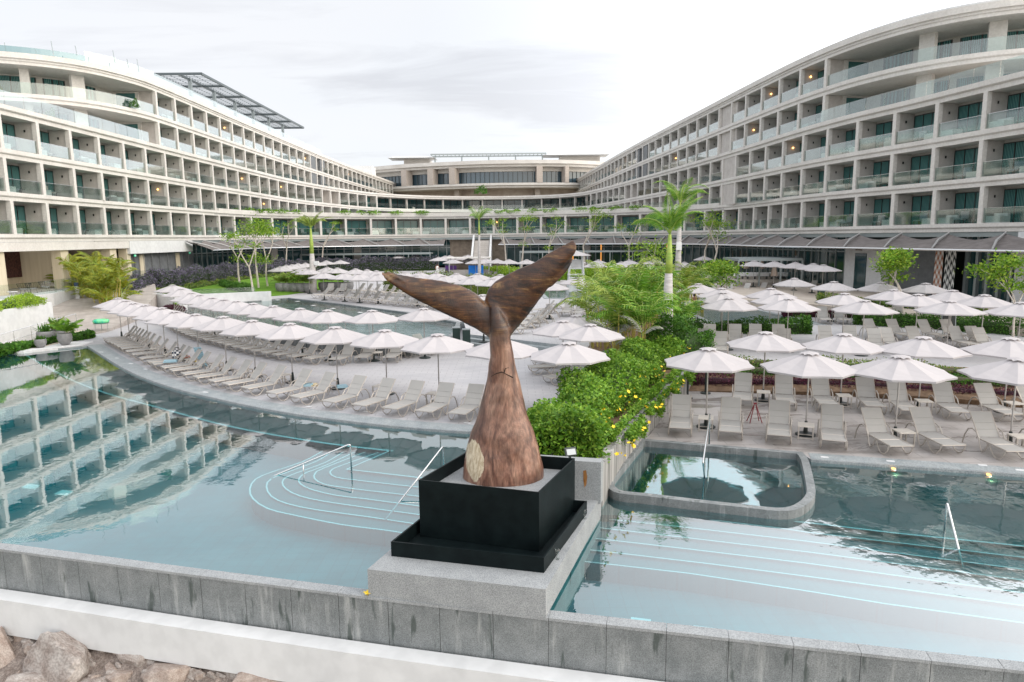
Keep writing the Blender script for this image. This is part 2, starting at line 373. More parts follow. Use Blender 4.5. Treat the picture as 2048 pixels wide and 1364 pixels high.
# brighter sky behind the camera and to the right, calmer and bluer to the left
lum=mth('ADD',mth('MULTIPLY_ADD',mth('MAXIMUM',mth('MULTIPLY',sep.outputs[1],-1),0),.50,.80),mth('ADD',mth('MULTIPLY',mth('POWER',mth('MAXIMUM',mth('ADD',sep.outputs[0],.12),0),1.7),2.0),mth('MULTIPLY',mth('MAXIMUM',mth('SUBTRACT',sep.outputs[2],.3),0),.55)))
lc=T.n('ShaderNodeCombineXYZ'); [T.l(lum,lc.inputs[i]) for i in range(3)]
cl=T.mix(T.ramp(mth('MULTIPLY_ADD',bank,.24,n1),[(.53,(0,0,0)),(.74,(.5,)*3)]),veil,(.64,.64,.68))
# the low sky glows warmer towards the setting sun
gx=mth('MULTIPLY_ADD',sep.outputs[0],.55,mth('MULTIPLY',sep.outputs[1],-.35)); gl=mth('MULTIPLY',mth('MAXIMUM',gx,0),mth('SUBTRACT',1,mth('MAXIMUM',sep.outputs[2],0)))
cl=T.mix(gl,cl,(1.30,1.10,.82))
sk=T.mix(1,sky.outputs[0],(.10,.10,.10),'MULTIPLY')
cl=T.mix(1,cl,lc.outputs[0],'MULTIPLY'); T.l(T.mix(.90,sk,cl),bg.inputs[0]); bg.inputs[1].default_value=1.12; T.l(bg.outputs[0],out.inputs[0])
sd=bpy.data.lights.new('sun','SUN'); sd.energy=.62; sd.angle=math.radians(28); sd.color=(1,.86,.68); so=bpy.data.objects.new('sun',sd); COL.objects.link(so)
dv=Vector((math.sin(SUN_AZ)*math.cos(SUN_EL),math.cos(SUN_AZ)*math.cos(SUN_EL),math.sin(SUN_EL))); so.rotation_euler=dv.to_track_quat('Z','Y').to_euler()
sc.view_settings.view_transform='Standard'; sc.view_settings.look='None'; sc.view_settings.exposure=.20; sc.view_settings.gamma=1
# ---------------------------------------------------------------- ground, decks and terraces
struct('ground',MB().prism([(-900,-300),(900,-300),(900,1500),(-900,1500)],-7,-3.6),speck('dry_ground',(.16,.14,.10),(.26,.23,.17),.3,.9))
EDGE=smooth([(-25.2,40.0),(-18.7,32.4),(-14.9,28.6),(-11.6,26.0),(-8.3,23.8),(-5.5,22.4),(-3.2,21.5),(-1.4,21.0),(.9,20.5)],.8)
REDGE=[(8.15,17.95),(13,16.6),(22,14.1),(60,3)]
deckA=[(-70,35.8),(-28.4,37.3)]+EDGE+[(1.2,21.5),(2.6,25),(3.5,25),(4.6,21.2),(4.0,20.0),(8.1,18.62)]+REDGE+[(60,170),(-70,170)]
struct('deck',MB().prism(deckA,-3.5,0,0,1),[M_deck,M_coping])
# stained paving of the right-hand deck, a sheet a few millimetres proud
struct('deck_right',MB().prism([(4.05,20.0),(8.12,18.66),(8.2,18.0),(13,16.66),(22,14.2),(40,8.9),(40,20),(30,19.6),(17.7,23.6),(12.7,25.5),(6.7,26.5)],-.02,.004),M_deck2)
# bevelled edge stones beside the water
em=MB(); em.sweep(EDGE,[(-.02,-.05),(-.02,.012),(-.75,.012),(-.75,-.05)]); struct('pool_edge_paving',em,M_coping)
em=MB(); em.sweep(REDGE[:3]+[(40,8.85)],[(-.02,-.05),(-.02,.014),(.0,.014)][:2]+[(-.55,.014),(-.55,-.05)]); struct('pool_edge_paving',em,M_coping)
B0=[(-27.4,58.2),(-21.4,65.8),(-13.8,58.1),(-7.8,51.7),(-3.2,45.2),(-2.6,39.6),(2.9,35),(4.4,31.5),(8.1,29.6),(15.5,28.0),(21.5,26.5),(34,22),(60,14),(60,170),(-30,170),(-33,75)]
struct('upper_terrace',MB().prism(B0,-.5,.5,0,1),[M_deck,M_coping])
sm_=MB()
for k in range(2):
    o=.36*(2-k); sm_.prism([(-2.6-.2,39.6-o*1.3),(2.9-o*.6,35-o*.8),(2.9+.1,35.2),(-2.6,39.9)],-.1,.17*(k+1),0)
struct('terrace_steps',sm_,M_coping)
struct('far_terrace',MB().prism([(-24,90),(24,88),(32,60),(60,55),(60,170),(-30,170)],-.5,.8),M_deck)
struct('cafe_terrace',MB().prism([(12,60),(22,50),(27,38),(31,28),(60,14),(60,120),(20,120),(16,86)],-.5,1.0),speck('tan_terrace',(.42,.36,.30),(.52,.46,.40),1,.7))
def lz(x,y): return .51+max(0,(-x-24))*.035+max(0,(y-66))*.008
struct('lawn',MB().prism([(-29.5,59.6),(-27.6,64.0),(-22.8,69.4),(-20.8,77),(-22,90),(-26,104),(-34,104),(-36.5,86),(-36,72),(-33,64)],-.5,lz),M_grass)
# path rising to the left-hand lounge
def pz(x,y): return max(.006,min(1.75,(y-45.5)*.085)) if y>45.5 else .006
P_=[(-33.0,46),(-29.0,45.5),(-27.0,49),(-28.8,56),(-30.5,61),(-37,72),(-41,72),(-39.5,64),(-40,56),(-36,47)]
mb=MB(); g=[]
for i in range(15):
    t=i/14; y=42.5+t*27; xl=np.interp(y,[42,47,55,64,70],[-31,-34,-39.8,-40.5,-41]); xr=np.interp(y,[42,47,55,62,70],[-27.6,-27.6,-29.6,-32.2,-36.5]); g.append((xl,xr,y,np.interp(y,[42,47,62,70],[.01,.15,1.35,1.8])))
for i in range(14):
    a,b=g[i],g[i+1]; zi=a[3] if i>2 else a[3]
    mb.add([(a[0],a[2],a[3]),(a[1],a[2],a[3]),(b[1],b[2],b[3]),(b[0],b[2],b[3])],[(0,1,2,3)])
    mb.add([(a[1],a[2],-.2),(a[1],a[2],a[3]),(b[1],b[2],b[3]),(b[1],b[2],-.2)],[(0,1,2,3)])
struct('stepped_path',mb,paving('brown_cobble_paving',(.40,.36,.33),(.50,.455,.42),(.28,.25,.22),(.33,.29,.26),0,.5,.5))
# ---------------------------------------------------------------- pools
WALL=[(-46,20.6),(-28,16.75),(-10.3,13.0),(-6.1,11.9),(-2.5,11.0),(.5,10.3),(3.6,9.6),(7.2,8.8),(14,7.1),(40,.5)]
WALL=[tuple(p) for p in WALL]
struct('pool_floor',MB().prism([(-70,60),(-46,20.7)]+[(x,y+.02) for x,y in WALL[1:]]+[(60,0),(60,60)],-1.6,-.85),M_teal)
def L2(L,s,ox,oy): return [(ox+a/s,oy+b/s) for a,b in L]
LL=[ [(1722,568),(1425,534),(1605,457)],
 [(1722,603),(1560,585),(1450,572),(1380,562),(1355,545),(1365,530),(1400,515),(1555,460)],
 [(1722,640),(1500,615),(1400,602),(1330,590),(1292,568),(1295,545),(1330,525),(1505,457)],
 [(1722,680),(1500,650),(1380,636),(1280,612),(1235,590),(1228,568),(1255,545),(1330,517),(1460,457)],
 [(1722,715),(1500,685),(1330,660),(1230,638),(1175,610),(1160,583),(1180,560),(1260,530),(1340,500),(1415,455)],
 [(1722,755),(1500,722),(1300,695),(1180,670),(1115,640),(1095,600),(1115,568),(1200,535),(1300,497),(1372,452)],
 [(1722,800),(1580,778),(1400,755),(1200,715),(1100,690),(1040,650),(1027,610),(1050,570),(1120,540),(1240,500),(1330,452)]]
LL=[L2(l,2.048,0,680) for l in LL]
def extend(l): a,b=l[0],l[1]; return [(a[0]+220,a[1]+220*(a[1]-b[1])/(a[0]-b[0]))]+list(l)
LONG=[(45,708),(130,755),(210,787),(300,812),(450,852),(600,880),(700,894),(784,903)]
ZL=[-.24-.035*k for k in range(7)]
def curve(l,z,st=.35): return smooth(pts(l,z),st)
sb=MB(); lines=MB()
def strip(mb,c,wd,z): mb.sweep(c,[(0,z),(0,z+.006),(-wd,z+.006),(-wd,z)])
longc=curve(LONG,-.2,.8)
shelf=longc+[tuple(at(*LL[0][1],-.24)[:2]),tuple(at(*extend(LL[0])[0],-.24)[:2]),(3,19),(3,24),(-5,24.5),(-20,42),(-32,42),(-30,38)]
struct('shallow_shelf',MB().prism(shelf,-1.3,-.2),M_shelf)
for k in range(1,7):
    z=ZL[k]; c=curve(extend(LL[k]),z)
    poly=c+[tuple(at(790,908,z)[:2]),tuple(at(980,935,z)[:2])]
    sb=MB().prism(poly,-1.31,z); struct('pool_step',sb,M_teal2)
    strip(lines,c,.042,z+.002)
strip(lines,curve(LONG,-.2,.8),.10,-.198); strip(lines,pts(extend(LL[0]),-.235),.06,-.198)
# right pool steps
RL=[[(205,382),(500,410),(1000,470),(1110,487),(2048,596)],[(205,425),(560,463),(1100,525),(2048,648)],[(205,467),(600,512),(1110,572),(2048,695)],
    [(205,515),(600,560),(1100,620),(2048,750)],[(205,567),(700,625),(1200,690),(2048,805)],[(205,620),(600,665),(1100,740),(1450,797),(2048,880)]]
RL=[L2([(110,l[0][1]-10)]+l+[(2400,l[-1][1]+(l[-1][1]-l[-2][1])*352/(2048-l[-2][0]))],2.1603,1100,840) for l in RL]
RA=L2([(940,428),(1190,455),(1480,490),(2048,548),(2400,588)],2.1603,1100,840)
zA=-.16; top=pts(RA,zA)
struct('shallow_shelf',MB().prism(top+[(30,4),(40,20),(10,20),(1.5,19),(1.2,14.8)],-1.3,zA),M_shelfR)
strip(lines,top,.05,zA+.002)
for k,l in enumerate(RL):
    z=-.22-.05*k; c=pts(l,z)
    struct('pool_step',MB().prism(c+[(34,4+k*.2),(30,18),(2.2,18),(1.2,15)],-1.32-.004*k,z),M_teal2 if k else M_shelfR)
    strip(lines,c,.034,z+.002)
def step_thing(): pass
o=struct('step_edge_line',lines,M_strip)
# water sheets
WZ=-.08
wl=[(-70,60),(-46,20.75)]+[(x,y+.05) for x,y in WALL[1:6]]
struct('water',MB().add([(x,y,WZ) for x,y in [(-70,60),(-46,20.85),(-28,16.95),(-10.3,13.2),(-6.1,12.1),(-2.5,11.2),(-.9,10.85),(1.6,18),(1.7,26),(-10,40),(-30,60)]],[tuple(range(11))]),M_water)
struct('water',MB().add([(x,y,WZ) for x,y in [(-.9,10.85),(.5,10.5),(3.6,9.8),(7.2,9.0),(14,7.3),(40,.7),(60,20),(40,30),(4,26),(1.7,20),(1.6,18)]],[tuple(range(11))]),M_waterR)
# infinity edge wall of granite slabs, white wall below it
iw=thing('infinity_edge_wall','long speckled granite pool wall of upright slabs below the overflowing edge','wall')
PW=Path(WALL); s=0; i=0
wm=MB(); 
panel=MB().box((.0,.10,-.5),(.925,.2,.9)); 
capm=MB().box((.0,.105,-.045),(.928,.24,.05)); pm=panel.mesh('slab',M_granite); cm=capm.mesh('coping',M_granite2)
while s<PW.L-1:
    p,d,n=PW.fr(s+.465); a=math.atan2(d[1],d[0])
    if -15<p[0]<12:
        link('slab',pm,iw,(p[0],p[1],0),a); link('coping',cm,iw,(p[0],p[1],0),a)
    s+=.935
wb=MB().sweep(PW.sub(0,PW.L,.9),[(-.02,-1.2),(-.02,-.10),(-.22,-.10),(-.22,-1.2)]); part('backing',wb,M_conc,iw)
WP=[(x*1.0+.02,y-.42) for x,y in PW.sub(0,PW.L,1.)]
def sw(off0,off1,z0,z1): return [(off0,z0),(off0,z1),(off1,z1),(off1,z0)]
ww=MB().sweep(PW.sub(0,PW.L,1.),sw(.40,.05,-1.6,-.86)); o=link('white_wall',ww.mesh('white_wall',M_white)); tag(o,'low smooth white wall running along the foot of the granite pool wall','wall')
# rubble masonry slope of boulders and small stones below the white wall
rk=thing('rubble_wall','wall of big pinkish grey boulders and small stones below the white wall','stone wall')
M_rock=speck('pink_grey_rock',(.27,.22,.195),(.50,.46,.43),2.2,.9,(18,.35),.6)
M_rock2=speck('rusty_rock',(.30,.23,.195),(.47,.40,.355),3,.9,(20,.35),.6)
def rockmesh(seed):
    r=np.random.default_rng(seed); import bmesh
    bm=bmesh.new(); bmesh.ops.create_icosphere(bm,subdivisions=4,radius=1)
    ax=r.normal(size=(14,3)); ax/=np.linalg.norm(ax,axis=1)[:,None]; h=r.uniform(.5,.86,14); ph=r.uniform(0,6,6)
    for v in bm.verts:
        c=np.array(v.co); k=c@ax.T; sc_=1
        for q,hh in zip(k,h):
            if q*sc_>hh: sc_=hh/q
        c=c*sc_; c+=.015*np.array([math.sin(7*c[1]+ph[0])*math.sin(9*c[2]+ph[3]),math.sin(8*c[2]+ph[1]),math.sin(6*c[0]+ph[2])*math.sin(11*c[1])]); v.co=c
    me=bpy.data.meshes.new('boulder'); bm.to_mesh(me); bm.free(); me.materials.append(M_rock if seed%3 else M_rock2); return me
RM=[rockmesh(i) for i in range(9)]
def rock(px,py,rx,ry,k,z=None,depth=.5):
    d=ray(px,py); t=8.
    while True:
        D=CAM+d*t; q=(D[0]-.5)*-.2425+(D[1]-10.3)*-.970
        if D[2]<-1.57-.6*max(0,q-.12) or t>30: break
        t+=.02
    r=D[1]/FPX*1.02
    rx*=1.05; ry*=1.0
    o=link('boulder' if rx>38 else 'stone',RM[k%9],rk,tuple(D)); o.scale=(rx*r,max(rx,ry)*r*.5,ry*r*1.15); o.rotation_euler=(random.uniform(-.3,.3),random.uniform(-.12,.12),random.uniform(-.3,.3)-.2)
for k,(a,b,c,d) in enumerate([(0,1310,52,60),(125,1335,112,70),(262,1302,58,38),(330,1350,80,36),(385,1300,36,32),(440,1335,36,32),(520,1370,80,34),(640,1380,70,30),(20,1255,26,16),(40,1276,22,16),(75,1262,30,14),(118,1268,30,12),(150,1280,28,13),(212,1288,30,12),(292,1292,26,14),(415,1312,26,22),(478,1330,34,24),(510,1340,26,16),(553,1345,22,16),(585,1352,26,15),(180,1285,22,12),(0,1262,18,14),(60,1285,20,14),(350,1292,28,18),(325,1310,22,20),(600,1366,30,14),(90,1283,22,12),(235,1300,20,14),(465,1352,24,18),(395,1350,24,22),(240,1355,40,22),(190,1372,60,20),(60,1375,70,25)]): rock(a,b,c,d,k)
rs_=random.Random(5)
for k in range(56):
    a=rs_.uniform(0,640); b0=1250+a*.139+12; rock(a,rs_.uniform(b0,min(1364,b0+95)),rs_.uniform(11,24),rs_.uniform(9,18),k)
cc=PW.sub(0,PW.L,1.); mm=MB().sweep(cc,[(.12,-1.5),(.14,-1.58),(3.6,-3.65),(3.6,-3.9),(.12,-3.9)]); part('mortar',mm,speck('mortar_stone',(.18,.14,.12),(.32,.27,.24),7,.95,(30,.5),.8),rk)
# ---------------------------------------------------------------- plinth and sculpture
pl=thing('sculpture_plinth','pale grey granite block rising from the pool edge under the black box','plinth')
bk=[(-2.53,11.02),(.5,10.28),(1.93,14.35),(-1.1,15.05)]
mb=MB().prism(bk,-.018,.475); part('block',mb,M_granite2,pl)
part('footing',MB().prism([(p[0]-(.012 if k in (1,2) else 0),p[1]+(.30 if k==0 else .30 if k==1 else 0)) for k,p in enumerate(bk)],-1.2,-.018),M_conc,pl)
mb=MB().prism([(-2.2,11.28),(.46,10.60),(.50,10.72),(-2.16,11.4)],.475,.483); 
part('upright_slab',MB().prism([(.2,14.38),(1.87,13.99),(1.95,14.24),(.28,14.63)],.40,1.33),M_granite2,pl)
part('rust_stain',MB().add([(1.50,14.068,1.12),(1.56,14.054,1.14),(1.585,14.048,1.0),(1.57,14.052,.82),(1.53,14.061,.74),(1.505,14.067,.9)],[(0,1,2,3,4,5)][:1]),speck('rust',(.22,.09,.02),(.34,.17,.06),12,.9),pl)
def ringbox(mb,Q,th,z0,z1):
    c=np.mean(np.array(Q),axis=0); n=len(Q); In=[]
    Q=[np.array(q,float) for q in Q]
    A=sum(Q[i][0]*Q[(i+1)%n][1]-Q[(i+1)%n][0]*Q[i][1] for i in range(n)); sg=1 if A>0 else -1
    for i in range(n):
        a,b,cn=Q[i-1],Q[i],Q[(i+1)%n]; d1=(b-a)/np.linalg.norm(b-a); d2=(cn-b)/np.linalg.norm(cn-b)
        n1=np.array([-d1[1],d1[0]])*sg; n2=np.array([-d2[1],d2[0]])*sg; bi=(n1+n2)/2; bi=bi/max(.3,(bi@bi)); In.append(b+bi*th)
    o=len(mb.v)
    for z in (z0,z1):
        for q in Q: mb.v.append((q[0],q[1],z))
        for q in In: mb.v.append((q[0],q[1],z))
    for i in range(n):
        j=(i+1)%n
        for f in ((i,j,2*n+j,2*n+i),(n+i,3*n+i,3*n+j,n+j),(2*n+i,2*n+j,3*n+j,3*n+i),(i,n+i,n+j,j)): mb.f.append(tuple(o+q for q in f)); mb.m.append(0)
    return [tuple(q) for q in In]
tr=[(-2.2,11.5),(.5,10.82),(1.5,13.3),(-1.25,14.0)]; bx=[(-1.78,12.25),(.45,11.55),(1.26,13.42),(-.95,14.0)]
bt=thing('black_steel_box','tall open black steel box holding the whale tail inside a shallow tray','steel box')
mb=MB(); inn=ringbox(mb,tr,.035,.477,.75); mb.prism(inn,.478,.50); part('tray',mb,M_black,bt)
mb=MB(); inn=ringbox(mb,bx,.03,.502,1.62); part('shell',mb,M_black,bt)
mb=MB().prism(inn,.505,1.36); part('concrete_fill',mb,M_granite2,bt)
# whale tail
Pb=at(1006,952,1.36); YT=float(Pb[1])
def vp(x,y,dy=0):
    q=atY(x,y,YT); return np.array([q[0],q[1]+dy,q[2]])
tm=MB()
def loft(rings):
    o=len(tm.v); n=len(rings[0])
    for r in rings:
        for p in r: tm.v.append(tuple(p))
    for i in range(len(rings)-1):
        for k in range(n):
            k2=(k+1)%n; tm.f.append((o+i*n+k,o+i*n+k2,o+(i+1)*n+k2,o+(i+1)*n+k)); tm.m.append(0)
    tm.f.append(tuple(o+k for k in range(n))[::-1]); tm.f.append(tuple(o+(len(rings)-1)*n+k for k in range(n))); tm.m+=[0,0]
def ell(c,a,b,n=28,pw=1.0):       # centre, half axis vectors
    R=[]
    for k in range(n):
        t=2*math.pi*k/n; ct,st=math.cos(t),math.sin(t)
        R.append(c+a*math.copysign(abs(ct)**pw,ct)+b*math.copysign(abs(st)**pw,st))
    return R
st=[(960,925,1087,.62),(935,927,1087,.60),(900,932,1079,.55),(860,943,1068,.49),(829,955,1055,.43),(800,963,1048,.38),(760,973,1038,.33),(712,981,1028,.29),(680,979,1022,.27),(655,978,1020,.25),(635,978,1012,.19),(618,980,1002,.12),(608,983,996,.05)]
st=[(q[0],)+q[1:] for q in st]
rings=[]
def itp(L,m=4):
    out=[]
    for a,b in zip(L[:-1],L[1:]):
        for k in range(m): out.append(tuple(np.array(a,float)+(np.array(b,float)-np.array(a,float))*k/m))
    return out+[L[-1]]
for y,l,r,dp in itp(st,3):
    a=vp(l,y); b=vp(r,y); dy=-.10*max(0,min(1,(760-y)/120.)); c=(a+b)/2+np.array([0,dy,0]); rings.append(ell(c,(b-a)/2,np.array([0,dp,0])))
base=rings[0]; rings=[[p-np.array([0,0,.12]) for p in base]]+rings
loft(rings)
def fluke(pairs):
    rs=[]
    for (x1,y1,x2,y2,th,dy) in itp(pairs,4):
        a=vp(x1,y1,dy); b=vp(x2,y2,dy-.06); rs.append(ell((a+b)/2,(b-a)/2,np.array([0,th,0]),26,.85))
    loft(rs)
fluke([(1003,640,1010,690,.20,.05),(980,612,996,690,.20,.05),(966,600,974,672,.17,.05),(950,586,950,656,.14,.02),(920,570,914,638,.11,0),(888,562,878,621,.09,-.03),(850,556,843,603,.075,-.08),(820,551,813,585,.06,-.14),(798,547,792,570,.045,-.2),(781,546,777,558,.03,-.25),(769,541,769,546,.015,-.28)])
fluke([(812,552,818,568,.04,-.15),(798,547,802,556,.03,-.2),(779,540,781,545,.012,-.24)])
fluke([(990,645,1000,690,.20,.05),(978,612,1016,684,.20,.05),(969,597,1024,668,.18,.05),(976,578,1036,655,.16,.04),(992,562,1056,630,.14,.0),(1012,549,1074,606,.12,-.03),(1040,536,1092,580,.10,-.07),(1068,524,1108,559,.085,-.1),(1092,508,1124,536,.07,-.13),(1112,497,1138,518,.055,-.16),(1130,487,1147,508,.045,-.19),(1141,481,1151,498,.03,-.2),(1146,480,1150,488,.015,-.2)])
fluke([(1084,556,1100,574,.075,-.08),(1104,540,1116,558,.06,-.11),(1122,530,1132,543,.04,-.14),(1136,521,1140,530,.025,-.17),(1144,516,1145,519,.01,-.18)])
def wood():
    M=mat('oiled_wood',(.2,.08,.04),.32,spec=.5); T=NT(M)
    c=T.n('ShaderNodeTexCoord'); sp=T.n('ShaderNodeSeparateXYZ'); T.l(c.outputs['Object'],sp.inputs[0])
    up=T.coord((1.0,1.0,.25)); side=T.coord((.35,1,1.3))
    hi=T.n('ShaderNodeMapRange'); hi.inputs[1].default_value=3.9; hi.inputs[2].default_value=4.5; T.l(sp.outputs[2],hi.inputs[0]); H_=hi.outputs[0]
    n1=T.noise(up,2.6,8,.65,1.6); n2=T.noise(side,3.0,8,.7,1.2)
    low=T.ramp(n1,[(.28,(.045,.020,.015)),(.43,(.15,.072,.050)),(.55,(.28,.155,.11)),(.72,(.42,.28,.20))])
    top=T.ramp(n2,[(.36,(.010,.006,.005)),(.48,(.055,.022,.012)),(.57,(.10,.045,.018)),(.70,(.27,.165,.07))])
    col=T.mix(H_,low,top)
    gr=T.mix(H_,T.ramp(T.noise(T.coord((9,9,1.1)),3,4,.7,.6),[(.4,(.62,)*3),(.6,(1.12,)*3)]),T.ramp(T.noise(T.coord((1.2,3,14)),3,4,.7,.5),[(.4,(.5,)*3),(.6,(1.25,)*3)]))
    col=T.mix(.8,col,gr,'MULTIPLY')
    col=T.mix(.75,col,T.ramp(T.noise(T.coord((1.6,1.6,.8)),1.7,5,.6,1.5),[(.36,(.58,)*3),(.52,(1.0,)*3),(.66,(1.3,1.25,1.2))]),'MULTIPLY')
    # pale sapwood patch, and soft darker patches around the fluke roots
    k=vp(951,910); 
    def blob(cx,cz,rx,rz,wob,sc_=4):
        m1=T.n('ShaderNodeMapping'); m1.inputs['Location'].default_value=(-cx/rx,0,-cz/rz); m1.inputs['Scale'].default_value=(1/rx,0,1/rz); T.l(c.outputs['Object'],m1.inputs[0])
        L=T.n('ShaderNodeVectorMath',operation='LENGTH'); T.l(m1.outputs[0],L.inputs[0])
        a=T.n('ShaderNodeMath',operation='MULTIPLY_ADD'); T.l(T.noise(T.coord(),sc_,5,.6),a.inputs[0]); a.inputs[1].default_value=wob; T.l(L.outputs['Value'],a.inputs[2]); return a.outputs[0]
    y_=T.n('ShaderNodeMath',operation='LESS_THAN'); T.l(sp.outputs[1],y_.inputs[0]); y_.inputs[1].default_value=YT
    e=blob(k[0],k[2],.19,.40,.7,5); f=T.ramp(e,[(1.26,(1,1,1)),(1.30,(0,0,0))]); 
    mr=T.n('ShaderNodeMapRange'); mr.inputs[1].default_value=1.32; mr.inputs[2].default_value=1.26; T.l(e,mr.inputs[0])
    fm=T.n('ShaderNodeMath',operation='MULTIPLY'); T.l(mr.outputs[0],fm.inputs[0]); T.l(y_.outputs[0],fm.inputs[1])
    pale=T.ramp(T.noise(T.coord((6,6,1.5)),4,4,.7),[(.4,(.38,.30,.20)),(.6,(.62,.54,.40))])
    col=T.mix(fm.outputs[0],col,pale)
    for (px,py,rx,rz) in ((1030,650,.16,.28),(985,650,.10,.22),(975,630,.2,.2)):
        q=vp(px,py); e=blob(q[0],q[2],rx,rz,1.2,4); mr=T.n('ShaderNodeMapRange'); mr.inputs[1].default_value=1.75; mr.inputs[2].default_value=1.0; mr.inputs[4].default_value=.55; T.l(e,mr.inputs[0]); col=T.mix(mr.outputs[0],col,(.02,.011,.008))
    T.base(col); T.bump(T.noise(T.coord((3,3,1)),14,5,.7),.5,.012)
    return M
o=link('whale_tail_sculpture',tm.mesh('whale_tail',wood(),True)); tag(o,'tall carved brown wooden whale tail standing in the black steel box','sculpture')
r=o.modifiers.new('r','REMESH'); r.mode='VOXEL'; r.voxel_size=.022; r.use_smooth_shade=True
sm=o.modifiers.new('s','SMOOTH'); sm.factor=.6; sm.iterations=6
tx=bpy.data.textures.new('grain','CLOUDS'); tx.noise_scale=.5; dm=o.modifiers.new('d','DISPLACE'); dm.texture=tx; dm.strength=.035; dm.texture_coords='LOCAL'
# small crack carved on the stem, built as a thin dark inset
ck=MB()
def stemfront(x,y):
    yy=[q[0] for q in st][::-1]; l=np.interp(y,yy,[q[1] for q in st][::-1]); r_=np.interp(y,yy,[q[2] for q in st][::-1]); dp=np.interp(y,yy,[q[3] for q in st][::-1])
    u=(x-(l+r_)/2)/((r_-l)/2); p=vp(x,y); k=dp*math.sqrt(max(0,1-u*u)); q=CAM+(p-CAM)*((YT-k-.012)/YT); return q
for L in ([(982,753),(993,747),(1004,744),(1008,746),(1011,737),(1018,735)],[(1008,746),(1016,750),(1026,755)]):
    ck.tube([stemfront(*p) for p in L],[.004,.008,.011,.011,.008,.003][:len(L)],5)
c_=link('crack',ck.mesh('crack',mat('dark_crack',(.01,.006,.004),.9)),o)
# little things round the plinth
fl=thing('flood_lamp','small black floodlight fixed on the back corner of the black box','lamp',(1.18,13.55,1.62),.3)
part('housing',MB().box((0,0,.1),(.24,.06,.17),0,0,-.5),M_frame,fl); part('lens',MB().box((0,-.034,.102),(.19,.02,.12),0,0,-.5),mat('lamp_lens',(.45,.48,.5),.2),fl); part('bracket',MB().box((0,.03,.0),(.05,.03,.12)),M_frame,fl)
def glassvase(px,py,z,lab):
    p=at(px,py,z); o=link('glass_vase',MB().lathe([(.035,0),(.04,.01),(.012,.04),(.02,.08),(.032,.15),(.045,.19)],12).mesh('vase',M_clear,True),None,tuple(p)); tag(o,lab,'vase')
glassvase(1115,1118,.475,'small empty glass vase standing on the plinth ledge beside the tray'); glassvase(1169,1037,.475,'clear glass beaker at the far end of the plinth ledge')
def flower_mesh(r=.06):
    mb=MB()
    for k in range(5):
        a=k*1.2566; ca,sa=math.cos(a),math.sin(a); P=[(0,0,0),(.55*r,-.42*r,.25*r),(1.15*r,-.3*r,.3*r),(1.2*r,.3*r,.3*r),(.55*r,.42*r,.25*r)]
        mb.add([(x*ca-y*sa,x*sa+y*ca,z) for x,y,z in P],[(0,1,2,3,4)])
    mb.lathe([(.25*r,-.5*r),(.3*r,.0),(.12*r,.15*r)],6); return mb.mesh('blossom',M_flower)
FM=flower_mesh(.065)
for (px,py,z,l) in ((736,1190,-.02,'fallen yellow blossom lying on the pool coping beside the plinth'),(1203,965,.32,'fallen yellow blossom lying on the corner of the whirlpool coping')):
    p=at(px,py,z); tag(link('fallen_blossom',FM,None,tuple(p+np.array([0,0,.035])),.5),l,'flower')
# ---------------------------------------------------------------- whirlpool
jz=thing('whirlpool','raised whirlpool basin with rounded granite rim beside the right hand pool','whirlpool')
JPX=[(1280,876.6),(1220,947),(1211,959),(1212,969),(1221,979),(1239,986.5),(1300,993),(1400,1005),(1500,1016),(1558,1022),(1592,1019),(1615,1008),(1630,990),(1629,967),(1617,920),(1605,904)]
JO=pts(JPX,.12); JO=[JO[0]]+smooth(JO[1:],.2)
mb=MB(); JI=ringbox(mb,JO,.19,-1.3,.12); part('rim',mb,M_granite,jz)
mb=MB(); mb.prism(JI,-.6,-.33); part('basin_floor',mb,M_tealj,jz)
mb=MB(); l1=pts([(1266,998),(1317,917),(1556,938),(1562,1022)],-.3); strip(mb,l1,-.05,-.325)
part('seat_line',mb,M_strip,jz)
mb=MB(); a=[JI[0],(JI[0][0]+.0,JI[0][1])]
mb.add([(x,y,-.06) for x,y in JI],[tuple(range(len(JI)))]); part('basin_water',mb,M_water,jz)
for px,py in ((1310,898),(1345,905),(1290,905),(1273,921),(1263,937),(1252,952),(1241,968),(1525,922),(1590,930),(1594,952),(1597,970),(1598,986)):
    p=at(px,py,-.3)
    part('jet',MB().lathe([(.03,-.325),(.03,-.31)],10,(p[0],p[1],0)),M_strip,jz)
# ---------------------------------------------------------------- hand rails in the pools
def rail(name,P,lab,r=.022,n=10):
    o=link(name,MB().tube(P,r,n).mesh(name,M_steel,True)); tag(o,lab,'handrail')
def arc(P,rad=.12,m=5):
    P=[np.array(p,float) for p in P]; out=[P[0]]
    for a,b,c in zip(P[:-2],P[1:-1],P[2:]):
        d1=(a-b)/np.linalg.norm(a-b); d2=(c-b)/np.linalg.norm(c-b)
        for k in range(m+1):
            t=k/m; out.append((1-t)**2*(b+d1*rad)+2*t*(1-t)*b+t*t*(b+d2*rad))
    return out+[P[-1]]
A=at(703,939,-.1); Bq=at(547,952,-.1)
zt=.75; up=np.array([0,0,1.])
rail('pool_handrail',arc([A-up*.1,A+up*(.72),Bq,Bq+(Bq-A)*.03-up*.06],.08),'bent steel handrail over the curved steps in the left pool')
M1=A+(Bq-A)*.62; rail('pool_handrail',[M1-up*.15,M1+up*.26],'short middle post of the bent steel handrail in the left pool',.018)
A=at(888,950,-.1); Bq=at(771,1040,-.3)
rail('pool_handrail',arc([A,A+up*.80,Bq],.10),'sloping steel handrail beside the black steel box')
A=at(1418,893,.0); Bq=at(1408,985,-.3); A2=np.array([A[0]+.0,A[1],0])
